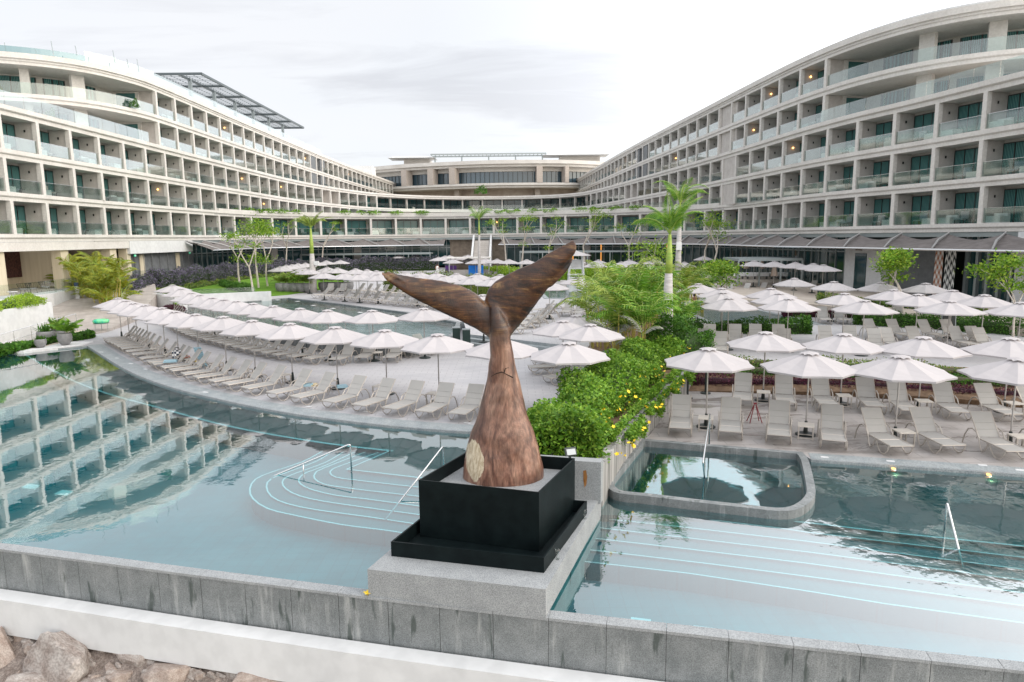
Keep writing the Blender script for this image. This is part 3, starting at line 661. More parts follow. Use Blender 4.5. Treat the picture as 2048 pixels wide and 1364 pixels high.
rail('pool_handrail',arc([A2,A2+up*1.0,np.array(at(1406,925,.55)),np.array(at(1410,962,-.3))],.10),'upright steel handrail leading into the whirlpool')
A=at(1888,1070,-.2); Bq=at(1930,1150,-.4)
rail('pool_handrail',arc([A,A+up*.72,Bq],.06),'sloping steel handrail over the steps in the right hand pool')
# underwater lamps, skimmer marks
for px,py,l in ((1785,940,'glowing underwater lamp nearer the whirlpool below the right deck edge'),(1975,952,'glowing underwater lamp at far right below the deck edge')):
    p=at(px,py-6,-.03); o=thing('underwater_lamp',l,'lamp',(float(p[0]),float(p[1])-.05,-.066)); part('lens',MB().lathe([(.05,0),(.05,.02)],12),M_lampw,o); part('bezel',MB().lathe([(.075,-.02),(.075,.005)],12),M_steel,o)
    ld=bpy.data.lights.new('glow','SPOT'); ld.energy=8; ld.color=(1,.6,.3); ld.shadow_soft_size=.05; ld.spot_size=2.4; lo=link('glow_light',None,o,(0,-.1,.06)); bpy.data.objects.remove(lo); lo=bpy.data.objects.new('glow_light',ld); COL.objects.link(lo); lo.parent=o; lo.location=(0,-.12,.0)
def drain(L,z,lab):
    c=pts(L,z); o=link('floor_grate',MB().prism(c,z-.01,z+.012).mesh('grate',M_strip)); tag(o,lab,'grate')
drain([(1262,1235),(1302,1240),(1297,1258),(1260,1253)],-.84,'pale blue grate on the pool floor nearer the plinth corner'); drain([(1387,1252),(1427,1257),(1427,1272),(1387,1269)],-.84,'pale blue grate on the pool floor right of the other grate')
drain([(55,968),(80,971),(68,979),(42,976)],-.84,'pale blue grate on the left pool floor nearest the picture edge'); drain([(125,980),(146,983),(133,992),(107,989)],-.84,'pale blue grate on the left pool floor, right one of its pair')
# ---------------------------------------------------------------- upper pool
UP=[(-25.6,53.2),(-20.5,47.2),(-14.5,40.6),(-11,37.2),(-8.5,35.6),(-6.3,35.2),(-4.2,35.5),(-3.6,36.6),(-3.2,40),(-3.4,45.0),(-7.8,51.5),(-13.8,57.9),(-21.4,65.6),(-27.2,58.0)]
up_=thing('upper_pool','raised upper swimming pool with speckled stone wall behind the second parasol row','swimming pool')
mb=MB(); UI=ringbox(mb,UP,.28,-.1,.56); part('rim',mb,M_granite,up_)
part('basin_floor',MB().prism(UI,-.05,.12),M_teal2,up_); part('basin_water',MB().add([(x,y,.47) for x,y in UI],[tuple(range(len(UI)))]),M_water2,up_)
fence=thing('glass_fence','frameless glass fence with thin posts along the upper pool wall','fence')
FP=Path(smooth([(-25.4,53.4),(-20.3,47.4),(-14.4,40.8),(-10.9,37.4),(-8.5,35.8),(-6.3,35.4),(-4.3,35.7)],.5))
u=0
while u<FP.L-1.4:
    a=FP.p(u+.04); b=FP.p(u+1.38); mb=MB(); d=(b-a)/np.linalg.norm(b-a); c=(a+b)/2; mb.box((c[0],c[1],1.12),(1.34,.012,1.1),math.atan2(d[1],d[0])); part('panel',mb,M_clear,fence)
    p=FP.p(u); part('post',MB().tube([(p[0],p[1],.56),(p[0],p[1],1.7)],.02,6),M_steel,fence); u+=1.42
p2=thing('back_pool','shallow pool on the upper terrace behind the loungers, right of the tail','swimming pool')
Q=[(3.0,62),(9.5,61),(8.5,72),(2.5,74)]; mb=MB(); q=ringbox(mb,Q,.4,.45,.56); part('rim',mb,M_coping,p2); part('basin_floor',MB().prism(q,.40,.505),M_teal2,p2); part('basin_water',MB().add([(x,y,.54) for x,y in q],[(0,1,2,3)]),M_water2,p2)
p3=thing('shallow_pool','shallow pale pool behind the second terrace parasols at right','swimming pool')
Q=[(12.5,43),(19.5,42),(18,56),(13,56)]; mb=MB(); q=ringbox(mb,Q,.4,.45,.55); part('rim',mb,M_coping,p3); part('basin_floor',MB().prism(q,.40,.505),M_teal2,p3); part('basin_water',MB().add([(x,y,.535) for x,y in q],[(0,1,2,3)]),M_water2,p3)
# ---------------------------------------------------------------- hotel
def proj(P):
    v=np.array(P,float)-CAM; D=v@F; return 1024+FPX*(v@RR)/D,682-FPX*(v@UU)/D,D
P1=Path(smooth([(-40.4,40),(-40.4,46),(-40.3,56),(-40.5,70),(-40.3,84),(-40.1,95),(-39.0,103.5),(-35.8,110),(-30.6,115),(-24,119),(-16,121.8),(-8,121.8),(0,119.5),(7,116.5),(14,113.4),(20.5,109),(25.8,102),(28.9,94),(30.1,84),(30.3,74),(31.5,65.5),(33.3,58),(35.0,50),(37.0,42),(39.2,34)],.6))
P3=Path(smooth([(-40.4,40),(-40.4,46),(-40.3,70),(-40.4,110),(-40.0,128),(-38.3,145),(-35.6,158),(-32.4,168),(-26,177),(-18,183),(-9,186),(2,186),(10.5,183),(16,177),(19.3,168),(22.3,150),(25.2,126),(28.2,100),(29.4,86),(30.3,74),(31.5,65.5),(33.3,58),(35.0,50),(37.0,42),(39.2,34)],.6))
P5L=Path(smooth([(-72,64.9),(-60,65.2),(-54,66.2),(-48.9,68),(-45.2,69.9),(-42.6,72.6),(-41,76.8),(-40.4,81.4),(-40.4,95),(-40.5,110),(-40.4,150),(-39.5,190),(-37,243)],.6))
P5R=Path(smooth([(20.8,229),(24.5,150),(28.3,97),(29.5,82),(30.2,75),(31.0,70),(32.2,65.3),(34.2,61),(37,58),(40.6,56.2),(47,54.9),(62,54)],.6))
FZ=[6.75,10.1,13.5,16.9,20.3]; OPH=2.66; BAY=4.35; DEP=1.95
W={}
W['L']=thing('hotel_wing','long left hotel wing of balcony bays with a curved rooftop end','hotel building')
W['R']=thing('hotel_wing','long right hotel wing of balcony bays under one sloping roofline','hotel building')
W['C']=thing('curved_link_building','low curved link of balcony rooms joining the two hotel wings','hotel building')
def segs(): pass
def s_y(P,y,left):               # arc position where the left or right half passes a given Y
    half=P.S[len(P.P)//2]; idx=[i for i in range(len(P.P)) if (P.S[i]<half)==left]; return P.S[min(idx,key=lambda i:abs(P.P[i][1]-y))]
def band(par,P,a,b,z0,z1,lip=.14,deep=-3.0,name='floor_slab'):
    zl=z0+(z1-z0)*.42; part(name,MB().sweep(P.sub(a,b,1.0),[(0,z0),(0,zl),(lip*.5,zl+.02),(lip,zl+.10),(lip,z1),(deep,z1),(deep,z0)]),M_cream,par)
def wall(par,P,a,b,z0,z1,off,M=M_tan,th=.15,name='rear_wall'):
    part(name,MB().sweep(P.sub(a,b,1.0),[(off,z0),(off,z1),(off-th,z1),(off-th,z0)]),M,par)
# shared bay pieces, local x along the facade, -y outwards into the court
def bayM(P,s,z,sc_=1):
    p,d,n=P.fr(s); return Matrix(((d[0],-n[0],0,p[0]),(d[1],-n[1],0,p[1]),(0,0,1,z),(0,0,0,1)))
def fin():
    m=MB(); m.box((0,.16,OPH/2),(.36,.40,OPH),0,0); m.box((0,1.2,OPH/2),(.17,1.72,OPH-.02),0,1); return m,[M_cream,M_tan]
def railm():
    m=MB(); m.box((BAY/2,.10,.56),(BAY-.32,.014,1.0),0,0); m.box((BAY/2,.10,1.08),(BAY-.32,.05,.035),0,1); return m,[M_glass,M_steel]
def winm(mir):
    m=MB(); w=(2.75,2.75,3.75)[mir]; x0=(BAY-.12-w,.12,.3)[mir]
    m.box((x0+w/2,DEP-.02,1.2),(w,.05,2.4),0,0)
    for k in range(4): m.box((x0+w*k/3,DEP-.06,1.2),(.07,.06,2.44),0,1)
    m.box((x0+w/2,DEP-.06,2.42),(w,.06,.07),0,1); return m,[M_curt,M_frame]
def lampm(mir): 
    m=MB(); 
    m.box((.105 if mir else BAY-.105,1.05,1.95),(.05,.13,.2)); return m,[M_blacklamp]
def litm(mir):
    x=.2 if mir else BAY-.2
    return MB().ball((x,1.05,1.95),.10,8),[M_lamp]
def benchm(k):
    m=MB(); x=(BAY-.85 if k%2==0 else .8)
    m.box((x,.75,.26),(1.15,.9,.50),0,0); 
    if k%3: m.box((x,1.08,.60),(1.1,.22,.22),0,0)
    return m,[M_white,M_towel]
def chairm(k):
    m=MB(); x=1.7+.3*(k%3)
    m.box((x,.95,.36),(.62,.70,.10),.3,0); m.box((x,1.34,.66),(.60,.08,.62),.3,0)
    for a,b in ((-.25,-.3),(.25,-.3),(-.25,.3),(.25,.3)): m.box((x+a,.95+b,.17),(.05,.05,.34),0,1)
    m.box((x+1.0,1.1,.42),(.5,.5,.05),0,1); m.box((x+1.0,1.1,.2),(.06,.06,.4),0,1); return m,[mat('balcony_chair_%d'%k,[(.30,.33,.35),(.20,.28,.33),(.45,.42,.38)][k%3],.8),M_frame]
KM={}; SUBN={'glass_railing':'top_rail','window':'window_frame','balcony_chair':'chair_legs'}
def emit_bays(par,kind,items):            # items: (matrix, builder key, builder)
    items=sorted(items,key=lambda q:(q[0].translation-Vector(CAM)).length)
    rest=items[96:]; 
    for mw,key,(mb,ms) in items[:96]:
        if key not in KM:
            if kind in SUBN:
                a,b=MB(),MB()
                for f_,m_ in zip(mb.f,mb.m): (b if m_ else a).f.append(f_); (b if m_ else a).m.append(0)
                a.v=mb.v; b.v=mb.v
                for q in (a,b):
                    us=sorted({i for f_ in q.f for i in f_}); ix={i:j for j,i in enumerate(us)}; q.v=[mb.v[i] for i in us]; q.f=[tuple(ix[i] for i in f_) for f_ in q.f]
                KM[key]=a.mesh(kind,ms[0]); KM[key+'_sub']=b.mesh(SUBN[kind],ms[1])
            else: KM[key]=mb.mesh(kind,ms)
        o=link(kind,KM[key],par,mw=mw)
        if key+'_sub' in KM: link(SUBN[kind],KM[key+'_sub'],o)
    if rest:
        big=MB(); ms=rest[0][2][1]
        for mw,key,(mb,_) in rest:
            A=np.array(mw); V=np.array(mb.v); V=V@A[:3,:3].T+A[:3,3]; big.add(V,mb.f); big.m[-len(mb.f):]=mb.m
        o=link(kind,big.mesh(kind,ms),par); o['kind']='stuff'
items={w:{k:[] for k in ('partition','glass_railing','window','wall_lamp','lit_lamp','daybed','balcony_chair')} for w in W}
B_fin=fin(); B_rail=railm(); B_win=[winm(0),winm(1),winm(2)]; B_lamp=[lampm(False),lampm(True)]; B_lit=[litm(False),litm(True)]; B_bench=[benchm(k) for k in range(4)]; B_ch=[chairm(k) for k in range(3)]
LIT={(0,3),(0,27),(0,28),(0,20),(1,8),(1,9),(2,7),(3,4),(4,3)}
rb=random.Random(3)
def bays(P,a,b,z,fl,own,skip=None,furn=True):
    n=int(round((b-a)/BAY)); st=(b-a)/n
    for i in range(n+1):
        s=a+i*st; mid=P.p(min(s+st/2,P.L)); w=own(mid)
        sk=skip and skip(mid)
        M_=bayM(P,s,z); A=M_.copy(); 
        items[w]['partition'].append((M_,'fin',B_fin))
        if i==n or sk: continue
        # chord aligned frame so that rail and window meet the next partition on curved parts
        p=P.p(s); q=P.p(s+st); d=(q-p); L=np.linalg.norm(d); d/=L; nn=np.array([d[1],-d[0]]); k=L/BAY
        M2=Matrix(((d[0]*k,-nn[0],0,p[0]),(d[1]*k,-nn[1],0,p[1]),(0,0,1,z),(0,0,0,1)))
        mir=mid[0]>-8; items[w]['glass_railing'].append((M2,'rail',B_rail)); wk=2 if w=='C' else int(mir); items[w]['window'].append((M2,'win%d'%wk,B_win[wk])); items[w]['wall_lamp'].append((M2,'lamp%d'%mir,B_lamp[mir]))
        if rb.random()<.06: items[w]['lit_lamp'].append((M2,'lit%d'%mir,B_lit[mir]))
        kk=rb.randrange(4)
        if furn and mid[1]<135: items[w]['daybed'].append((M2,'bench%d'%kk,B_bench[kk]))
        if mid[1]<125 and rb.random()<.8: c=rb.randrange(3); items[w]['balcony_chair'].append((M2,'chair%d'%c,B_ch[c]))
own1=lambda p:'C' if p[1]>104 else ('L' if p[0]<0 else 'R')
ownLR=lambda p:'L' if p[0]<0 else 'R'
sL,sR=s_y(P1,104,True),s_y(P1,104,False)
rangesP1=[('L',0,sL),('C',sL,sR),('R',sR,P1.L)]
def phase(P,yref,left):  s=s_y(P,yref,left); return s-BAY*int(s/BAY)
a1=phase(P1,60.6,True); bays(P1,a1,a1+BAY*int((P1.L-a1)/BAY),FZ[0],0,own1)
for w,a,b in rangesP1:
    band(W[w],P1,a,b,6.12,6.75); band(W[w],P1,a,b,9.41,10.1); wall(W[w],P1,a,b,6.7,9.45,-DEP)
# F2 and F3 follow the straight wings and their inner sweep
cL,cR=s_y(P3,168,True),s_y(P3,168,False)
dark=lambda p:(p[0]<0 and 143<p[1]<153) or (p[0]>0 and 90.5<p[1]<95.5) or (p[0]>0 and 132<p[1]<141)
a2=phase(P3,60.6,True)
for (w,a,b) in (('L',a2,a2+BAY*round((cL-a2)/BAY)),('R',cR,cR+BAY*int((P3.L-cR)/BAY))):
    for f in (1,2): bays(P3,a,b,FZ[f],f,ownLR,dark)
    e0,e1=(0,b) if w=='L' else (a,P3.L)
    wall(W[w],P3,e0,e1,10.0,16.2,-DEP); band(W[w],P3,e0,e1,12.76,13.5)
band(W['L'],P3,0,P3.S[len(P3.P)//2],16.16,16.95,.2,-5); band(W['R'],P3,P3.S[len(P3.P)//2],P3.L,16.16,16.95,.2,-5)
# terraces: the first-floor roof reaching back to the sweep, and the sweep roof reaching back to the lobby
iL,iR=s_y(P1,94,True),s_y(P1,94,False); jL,jR=s_y(P3,94,True),s_y(P3,94,False)
poly=P1.sub(iL,iR,2.)+P3.sub(jL,jR,2.)[::-1]; 
part('terrace_roof',MB().prism([tuple(np.array(p)) for p in poly],9.5,10.06),M_roofg,W['C'])
pr=MB().sweep(P1.sub(sL-9,sR+10,1.),[(.14,10.09),(.14,10.42),(-.25,10.42),(-.25,10.09)]); part('roof_parapet',pr,M_cream,W['C'])
tr_=MB(); u=sL-8
while u<sR+8: M_=bayM(P1,u,10.1); A=np.array(M_); v=MB().box((BAY/2,1.3,.62),(BAY-.08,.012,1.0)); V=np.array(v.v)@A[:3,:3].T+A[:3,3]; part('glass_railing',MB().add(V,v.f),M_clear,W['C']); u+=BAY
mid=P3.S[len(P3.P)//2]
gal=[('C',cL,cR)]
wall(W['C'],P3,cL,cR,10.0,16.2,-6,speck('brown_slat_wall',(.20,.13,.10),(.36,.27,.22),2,.7,vec=(3,3,.2)),.2,'gallery_wall')
g_=MB(); 
for s in np.arange(cL+1,cR,5.2):
    M_=np.array(bayM(P3,s,13.5)); v=MB().box((0,1.2,1.33),(.35,.5,2.66)); part('gallery_column',MB().add(np.array(v.v)@M_[:3,:3].T+M_[:3,3],v.f),M_tan,W['C'])
mu=MB()
for s in np.arange(cL+.5,cR,1.73):
    M_=np.array(bayM(P3,s,13.5)); v=MB().box((0,4.2,1.33),(.10,.1,2.66)); mu.add(np.array(v.v)@M_[:3,:3].T+M_[:3,3],v.f)
part('gallery_mullions',mu,M_frame,W['C']); wall(W['C'],P3,cL,cR,13.5,16.1,-4.3,M_pane,.05,'gallery_glazing'); band(W['C'],P3,cL,cR,12.76,13.5,.05,-6)
part('glass_railing',MB().sweep(P3.sub(cL,cR,1.),[(-.1,13.5),(-.1,14.6),(-.13,14.6),(-.13,13.5)]),M_clear,W['C'])
# F4, F5 and roof
for w,P,yl in (('L',P5L,81.5),('R',P5R,None)):
    if w=='L': a=P.near((-40.4,81.6)); b=a+BAY*int((P.L-a)/BAY); e0,e1=0,P.L
    else: b=P.near((31.0,70.2)); a=b-BAY*int(b/BAY); e0,e1=0,P.L
    for f in (3,4): bays(P,a,b,FZ[f],f,ownLR,dark)
    wall(W[w],P,a,b,16.9,23.2,-DEP)
    band(W[w],P,e0,e1,19.56,20.3,.14,-5.2); 
    part('roof_slab',MB().sweep(P.sub(e0,e1,1.),[(0,22.96),(0,23.25),(.1,23.27),(.1,23.45),(.28,23.5),(.28,24.0),(-9,24.05),(-9,22.96)]),M_cream,W[w])
    if w=='R': part('roof_edge',MB().sweep(P.sub(e0,e1,1.),[(-.5,24.03),(-.5,24.35),(-.8,24.35),(-.8,24.03)]),M_white,W[w])
    # open curved end: set back walls, windows and columns
    (r0,r1)=(0,a) if w=='L' else (b,P.L)
    for zf in (16.9,20.3):
        wall(W[w],P,r0,r1,zf-.1,zf+2.75,-5.0,M_cream,.2)
        n=0
        for s in np.arange(r0+2,r1-3,5.1):
            c=MB(); q=[P.fr(s+k*1.3)  for k in range(4)]
            pp=[tuple(p+nn*(-4.93)) for p,d,nn in q]; 
            v=MB().sweep(pp,[(0,zf+.05),(0,zf+2.5),(-.04,zf+2.5),(-.04,zf+.05)]); part('window',v,M_curt,W[w])
            for p in pp: part('window_mullion',MB().box((p[0],p[1],zf+1.27),(.09,.09,2.45)),M_frame,W[w])
        for s in ((r1-9.5,r1-15,r1-26) if w=='L' else (r0+10,r0+16,r0+27)):
            M_=np.array(bayM(P,s,zf)); v=MB().box((0,2.0,1.33),(1.25 if s!=r1-15 else .8,.55,2.7)); part('column',MB().add(np.array(v.v)@M_[:3,:3].T+M_[:3,3],v.f),M_cream,W[w])
    cwp,cwd,cwn=P.fr(r1-.1 if w=='L' else r0+.1); q=cwp-cwn*3.6; part('end_wall',MB().box((q[0],q[1],19.95),(.25,3.4,5.9),math.atan2(-cwn[1],-cwn[0])-math.pi/2),M_cream,W[w])
    for zf in (16.9,20.3): q=cwp-cwn*3.4+cwd*(-.16 if w=='L' else .16); part('side_window',MB().box((q[0],q[1],zf+1.25),(.05,2.2,2.4),math.atan2(-cwn[1],-cwn[0])-math.pi/2),M_curt,W[w])
    part('glass_railing',MB().sweep(P.sub(r0,r1-.2 if w=='L' else r1,1.),[(-.15,20.33),(-.15,21.4),(-.17,21.4),(-.17,20.33)]),M_glass,W[w])
    part('terrace_slab',MB().prism([tuple(p) for p in P.sub(r0,r1,2.)]+([(-40.45,81),(-40.45,44),(-72,44)] if w=='L' else [(62,40),(40,34),(37.2,43),(35.1,51),(33.6,58),(31.7,66)]),16.2,16.88),M_roofg,W[w])
# edge balustrade on the third-floor roof in front of the curved ends
for w,y0,y1 in (('L',44,80.5),('R',70,36)):
    a,b=s_y(P3,y0,w=='L'),s_y(P3,y1,w=='L'); u=a
    while u<b-2:
        p,q=P3.p(u+.03),P3.p(min(u+2.17,b)); d=(q-p); L=np.linalg.norm(d); part('terrace_glass',MB().box(((p[0]+q[0])/2,(p[1]+q[1])/2,17.5),(L,.016,1.15),math.atan2(d[1],d[0])),M_glass,W[w]); u+=2.2
u=P5L.near((-42.6,72.6))
while u<P5L.near((-40.4,150)):
    M_=np.array(bayM(P5L,u,24.03)); v=MB().box((1.6,.6,.62),(3.15,.014,1.15)); part('roof_glass',MB().add(np.array(v.v)@M_[:3,:3].T+M_[:3,3],v.f),M_glass,W['L']); u+=3.2
part('roof_glass',MB().sweep(P5L.sub(0,P5L.near((-42.6,72.6)),.8),[(-.5,24.03),(-.5,24.72),(-.52,24.72),(-.52,24.03)]),glassmat('green_roof_glass',(.5,.66,.68),(.12,3)),W['L'])
for y0,y1,w,x in ((143,153,'L',-40.2),(90.5,95.3,'R',28.4),(132,141,'R',25.2)):
    P=P5L if w=='L' else P5R; a,b=sorted((P.S[np.argmin(abs(P.P[:,1]-y0))],P.S[np.argmin(abs(P.P[:,1]-y1))]))
    for k,(q0,q1) in enumerate(([(a,a+3.4),(b-3.4,b)]) if y1-y0>6 else [(a,b)]):
        part('service_shaft',MB().sweep(P.sub(q0,q1,1.),[(-.35 if y1-y0<6 else -.1,10),(-.35 if y1-y0<6 else -.1,22.9),(-1.2,22.9),(-1.2,10)]),M_louv if y1-y0>6 else M_tan,W[w])
for w in W:
    for k,L in items[w].items():
        if L: emit_bays(W[w],k,L)
# ---- rooftop pergola and small roof things
pg=thing('roof_pergola','dark steel pergola with slatted panels on the left wing roof','pergola')
X0,X1,Y0,Y1,zp=-45.6,-39.6,92,136,27.3
f=MB()
for x in (X0,X1,(X0+X1)/2): f.box((x,(Y0+Y1)/2,zp),(.16,Y1-Y0,.28))
for y in np.linspace(Y0,Y1,7): f.box(((X0+X1)/2,y,zp-.03),(X1-X0,.2,.3))
part('frame',f,mat('pergola_steel',(.09,.11,.12),.4,.3),pg)
for y in np.linspace(Y0+3.3,Y1-3.3,6):
    part('post',MB().box((-42.6,y,25.7),(.4,.4,3.4)),M_alu,pg)
for i,y in enumerate(np.linspace(Y0,Y1,7)[:-1]):
    sl=MB()
    for k in range(9):
        yy=y+.4+k*.8; sl.box(((X0+X1)/2,yy,zp+.1),(X1-X0-.3,.10,.05))
    for x in np.linspace(X0+.5,X1-.5,6): sl.box((x,y+3.67,zp+.05),(.05,7.2,.05))
    part('slatted_panel',sl,mat('dark_slat',(.12,.15,.17),.4) if i==0 else bpy.data.materials['dark_slat'],pg)
for k,(px,py) in enumerate(((14,100),(74,103),(107,97),(154,98),(230,114),(257,123),(278,131))):
    p=at(px,py+12,24.05); o=link('roof_mast',MB().tube([(0,0,0),(-.05,0,.7),(-.1,0,1.3 if k%2==0 else .9)],.035,5).mesh('mast',M_alu),None,(p[0],p[1],24.0)); tag(o,'thin metal mast on the curved left roof, %s from the left'%ORD[k],'mast','masts on the curved left roof')
# ---- lobby building behind
lb=thing('lobby_building','broad central lobby building with stone piers and wide glass behind the wings','building')
PL=Path(smooth([(-56,240),(-44,229),(-30,221),(-10,214.5),(5,213.5),(20,216),(34,224),(44,232)],1.))
M_pier=speck('brick_pier',(.40,.35,.31),(.52,.47,.43),2,.9,vec=(1,1,5))
wall(lb,PL,0,PL.L,16.9,21.3,-7,speck('pale_brown_wall',(.45,.38,.33),(.58,.52,.47),.6,.8),.3,'lower_wall')
part('slab',MB().sweep(PL.sub(0,PL.L),[(-.6,21.1),(-.6,21.7),(0,21.8),(0,22.5),(-16,22.5),(-16,21.1)]),M_cream,lb)
part('slab',MB().sweep(PL.sub(0,PL.L),[(-.8,27.4),(-.8,28.0),(0,28.2),(0,29.3),(-22,29.3),(-22,27.4)]),M_cream,lb)
wall(lb,PL,0,PL.L,26.2,27.6,-3.6,M_cream,.3,'fascia'); wall(lb,PL,0,PL.L,22.4,26.3,-4.2,mat('blue_glazing',(.05,.09,.12),.08,0,1.0),.2,'glazing')
mu=MB()
for s in np.arange(2,PL.L-1,1.6): M_=np.array(bayM(PL,s,22.5)); v=MB().box((0,4.1,1.9),(.12,.12,3.8)); mu.add(np.array(v.v)@M_[:3,:3].T+M_[:3,3],v.f)
part('mullions',mu,M_frame,lb)
def s_px(P,px,z,lo,hi,off=0):
    best=min(np.arange(lo,hi,.2),key=lambda s:abs(proj(np.append(P.fr(s)[0]+P.fr(s)[2]*off,z))[0]-px)); return best
for px,wd in ((808,2.0),(861,2.0),(904,2.0),(1080,1.8),(1134,1.2)):
    s=s_px(PL,px,24,2,PL.L-2); M_=np.array(bayM(PL,s,22.5)); v=MB().box((0,1.6,2.5),(wd,3.4,4.96)); part('stone_pier',MB().add(np.array(v.v)@M_[:3,:3].T+M_[:3,3],v.f),M_pier,lb)
for px,wd in ((905,1.6),(1078,1.6)):
    s=s_px(PL,px,19,2,PL.L-2); M_=np.array(bayM(PL,s,16.9)); v=MB().box((0,5,2.1),(wd,3.0,4.2)); part('stone_pier',MB().add(np.array(v.v)@M_[:3,:3].T+M_[:3,3],v.f),M_pier,lb)
def zbox(name,pa,pb,Y,z0,z1,dep,M,par):
    a=atY(pa,330,Y); b=atY(pb,330,Y); part(name,MB().box(((a[0]+b[0])/2,Y+dep/2,(z0+z1)/2),(b[0]-a[0],dep,z1-z0)),M,par)

for pa,pb,z in ((776,870,31.2),(1086,1218,31.6)):
    a=atY(pa,330,222); b=atY(pb,330,222); L=b[0]-a[0]; cx=(a[0]+b[0])/2
    m=MB(); m.v=[(cx+L/2*sx*k,226+4.5*sy*k,z+(.55 if k<.9 else 0)+dz) for dz in (0,) for k in (1,.72) for sx,sy in ((-1,-1),(1,-1),(1,1),(-1,1))]; m.f=[(0,1,5,4),(1,2,6,5),(2,3,7,6),(3,0,4,7),(4,5,6,7),(3,2,1,0)]; m.m=[0]*6; part('roof_canopy',m,M_white,lb)

zbox('roof_room',808,860,226,29.3,31.15,8,M_cream,lb); zbox('roof_room',1120,1200,226,29.3,31.55,8,M_cream,lb)
gr=MB()
a=atY(862,330,221); b=atY(1092,330,221)
for x in np.linspace(a[0],b[0],30): gr.box((x,224,32.0),(.18,6,.25))
gr.box(((a[0]+b[0])/2,221,32.0),(b[0]-a[0],.3,.4)); gr.box(((a[0]+b[0])/2,227,32.0),(b[0]-a[0],.3,.4)); part('roof_trellis',gr,M_alu,lb)
for x in np.linspace(a[0]+1,b[0]-1,5): part('trellis_post',MB().box((x,224,30.6),(.4,.4,2.6)),M_alu,lb)
zbox('roof_box',708,743,200,24.0,26.6,6,M_white,lb)
# ---- ground floor
GZ=1.9
gl=thing('left_ground_floor','beige columned lounge and grey panelled rooms under the left wing','ground floor')
M_beige=speck('ribbed_beige_wall',(.56,.49,.36),(.64,.57,.44),1,.8,vec=(4,4,.2)); M_dbrown=speck('dark_patterned_mural',(.03,.012,.012),(.12,.05,.04),7,.8); M_brown=speck('brown_stone_wall',(.20,.16,.125),(.30,.25,.20),1.5,.8)
sA=s_px(P1,262,4,5,60)
part('terrace_floor',MB().prism(P1.sub(0,sA,2)+[(-60,80),(-60,38)],-.5,GZ),M_tan,gl)
part('terrace_curb',MB().prism([(-37.2,44),(-37.6,56),(-39.2,62.5),(-39.6,62.5),(-40.2,44)],-.5,GZ+.02),M_white,gl)
part('fascia_beam',MB().sweep(P1.sub(0,sA,1.),[(-.05,5.35),(-.05,6.1),(-.9,6.1),(-.9,5.35)]),M_cream,gl)
part('fascia_panel',MB().sweep(P1.sub(sA,sA+14,1.),[(.03,4.75),(.03,6.1),(-.5,6.1),(-.5,4.75)]),M_white,gl)
wall(gl,P1,0,sA,GZ,6.1,-5.5,M_beige,.2)
for px,wd in ((8,1.1),(136,1.1),(232,1.1),(263,.7)):
    s=s_px(P1,px,5.0,2,70); M_=np.array(bayM(P1,s,GZ)); v=MB().box((0,.75,1.9),(wd,.9,4.1)); part('column',MB().add(np.array(v.v)@M_[:3,:3].T+M_[:3,3],v.f),M_beige,gl)
def inner(px0,px1,z0,z1,off,M,name,th=.1,lo=2,hi=75,P=P1,par=None):
    a=s_px(P,px0,(z0+z1)/2,lo,hi,off); b=s_px(P,px1,(z0+z1)/2,lo,hi,off); a,b=min(a,b),max(a,b); part(name,MB().sweep(P.sub(a,b,1.),[(off,z0),(off,z1),(off-th,z1),(off-th,z0)]),M,par or gl)
inner(8,68,2.9,5.9,-5.2,M_dbrown,'mural'); inner(136,176,GZ,5.9,-5.15,M_brown,'stone_panel')
# cross wall carrying the screen
for px in (70,182):
    s=s_px(P1,px,4,2,70,-4); M_=np.array(bayM(P1,s,GZ)); v=MB().box((0,3.4,2.05),(.3,4.2,4.1)); part('cross_wall',MB().add(np.array(v.v)@M_[:3,:3].T+M_[:3,3],v.f),M_beige,gl)
s=s_px(P1,197,4,2,70,-3); M_=np.array(bayM(P1,s,GZ)); tv=thing('wall_screen','black flat screen mounted on the beige lounge wall','screen'); s0=s_px(P1,197,4,2,70,-5.2); M_=np.array(bayM(P1,s0,GZ))
v=MB().box((0,5.1,2.35),(3.4,.12,1.5)); part('panel',MB().add(np.array(v.v)@M_[:3,:3].T+M_[:3,3],v.f),mat('black_screen',(.004,.004,.005),.25),tv)
v=MB().box((0,5.25,2.35),(.6,.2,.5)); part('bracket',MB().add(np.array(v.v)@M_[:3,:3].T+M_[:3,3],v.f),M_frame,tv)
wall(gl,P1,sA,sA+16,-.2,4.8,-.9,M_louv,.2,'grey_panel_wall')
for k in range(9):
    s=sA+.4+k*1.75; M_=np.array(bayM(P1,s,0)); v=MB().box((0,.82,3.3),(.08,.1,3.0)); part('panel_joint',MB().add(np.array(v.v)@M_[:3,:3].T+M_[:3,3],v.f),M_steel,gl)
for px,w_ in ((284,.9),(357,.9)):
    s=s_px(P1,px,3,20,60,-.85); M_=np.array(bayM(P1,s,GZ)); v=MB().box((0,.83,1.35),(w_,.1,2.7)); part('door',MB().add(np.array(v.v)@M_[:3,:3].T+M_[:3,3],v.f),M_beige,gl)
lr=thing('lounge_glass_railing','clear glass railing along the edge of the left lounge terrace','railing')
for k in range(12):
    y=45+k*1.5; x=np.interp(y,[44,56,62.5],[-37.6,-37.9,-39.4]); part('panel',MB().box((x,y+.72,GZ+.55),(.012,1.42,1.05)),M_clear,lr)
for k in range(7):
    y=63+k*2.3; part('panel',MB().box((-39.3,y+1,GZ+.55),(.012,2.2,1.05)),M_clear,lr)
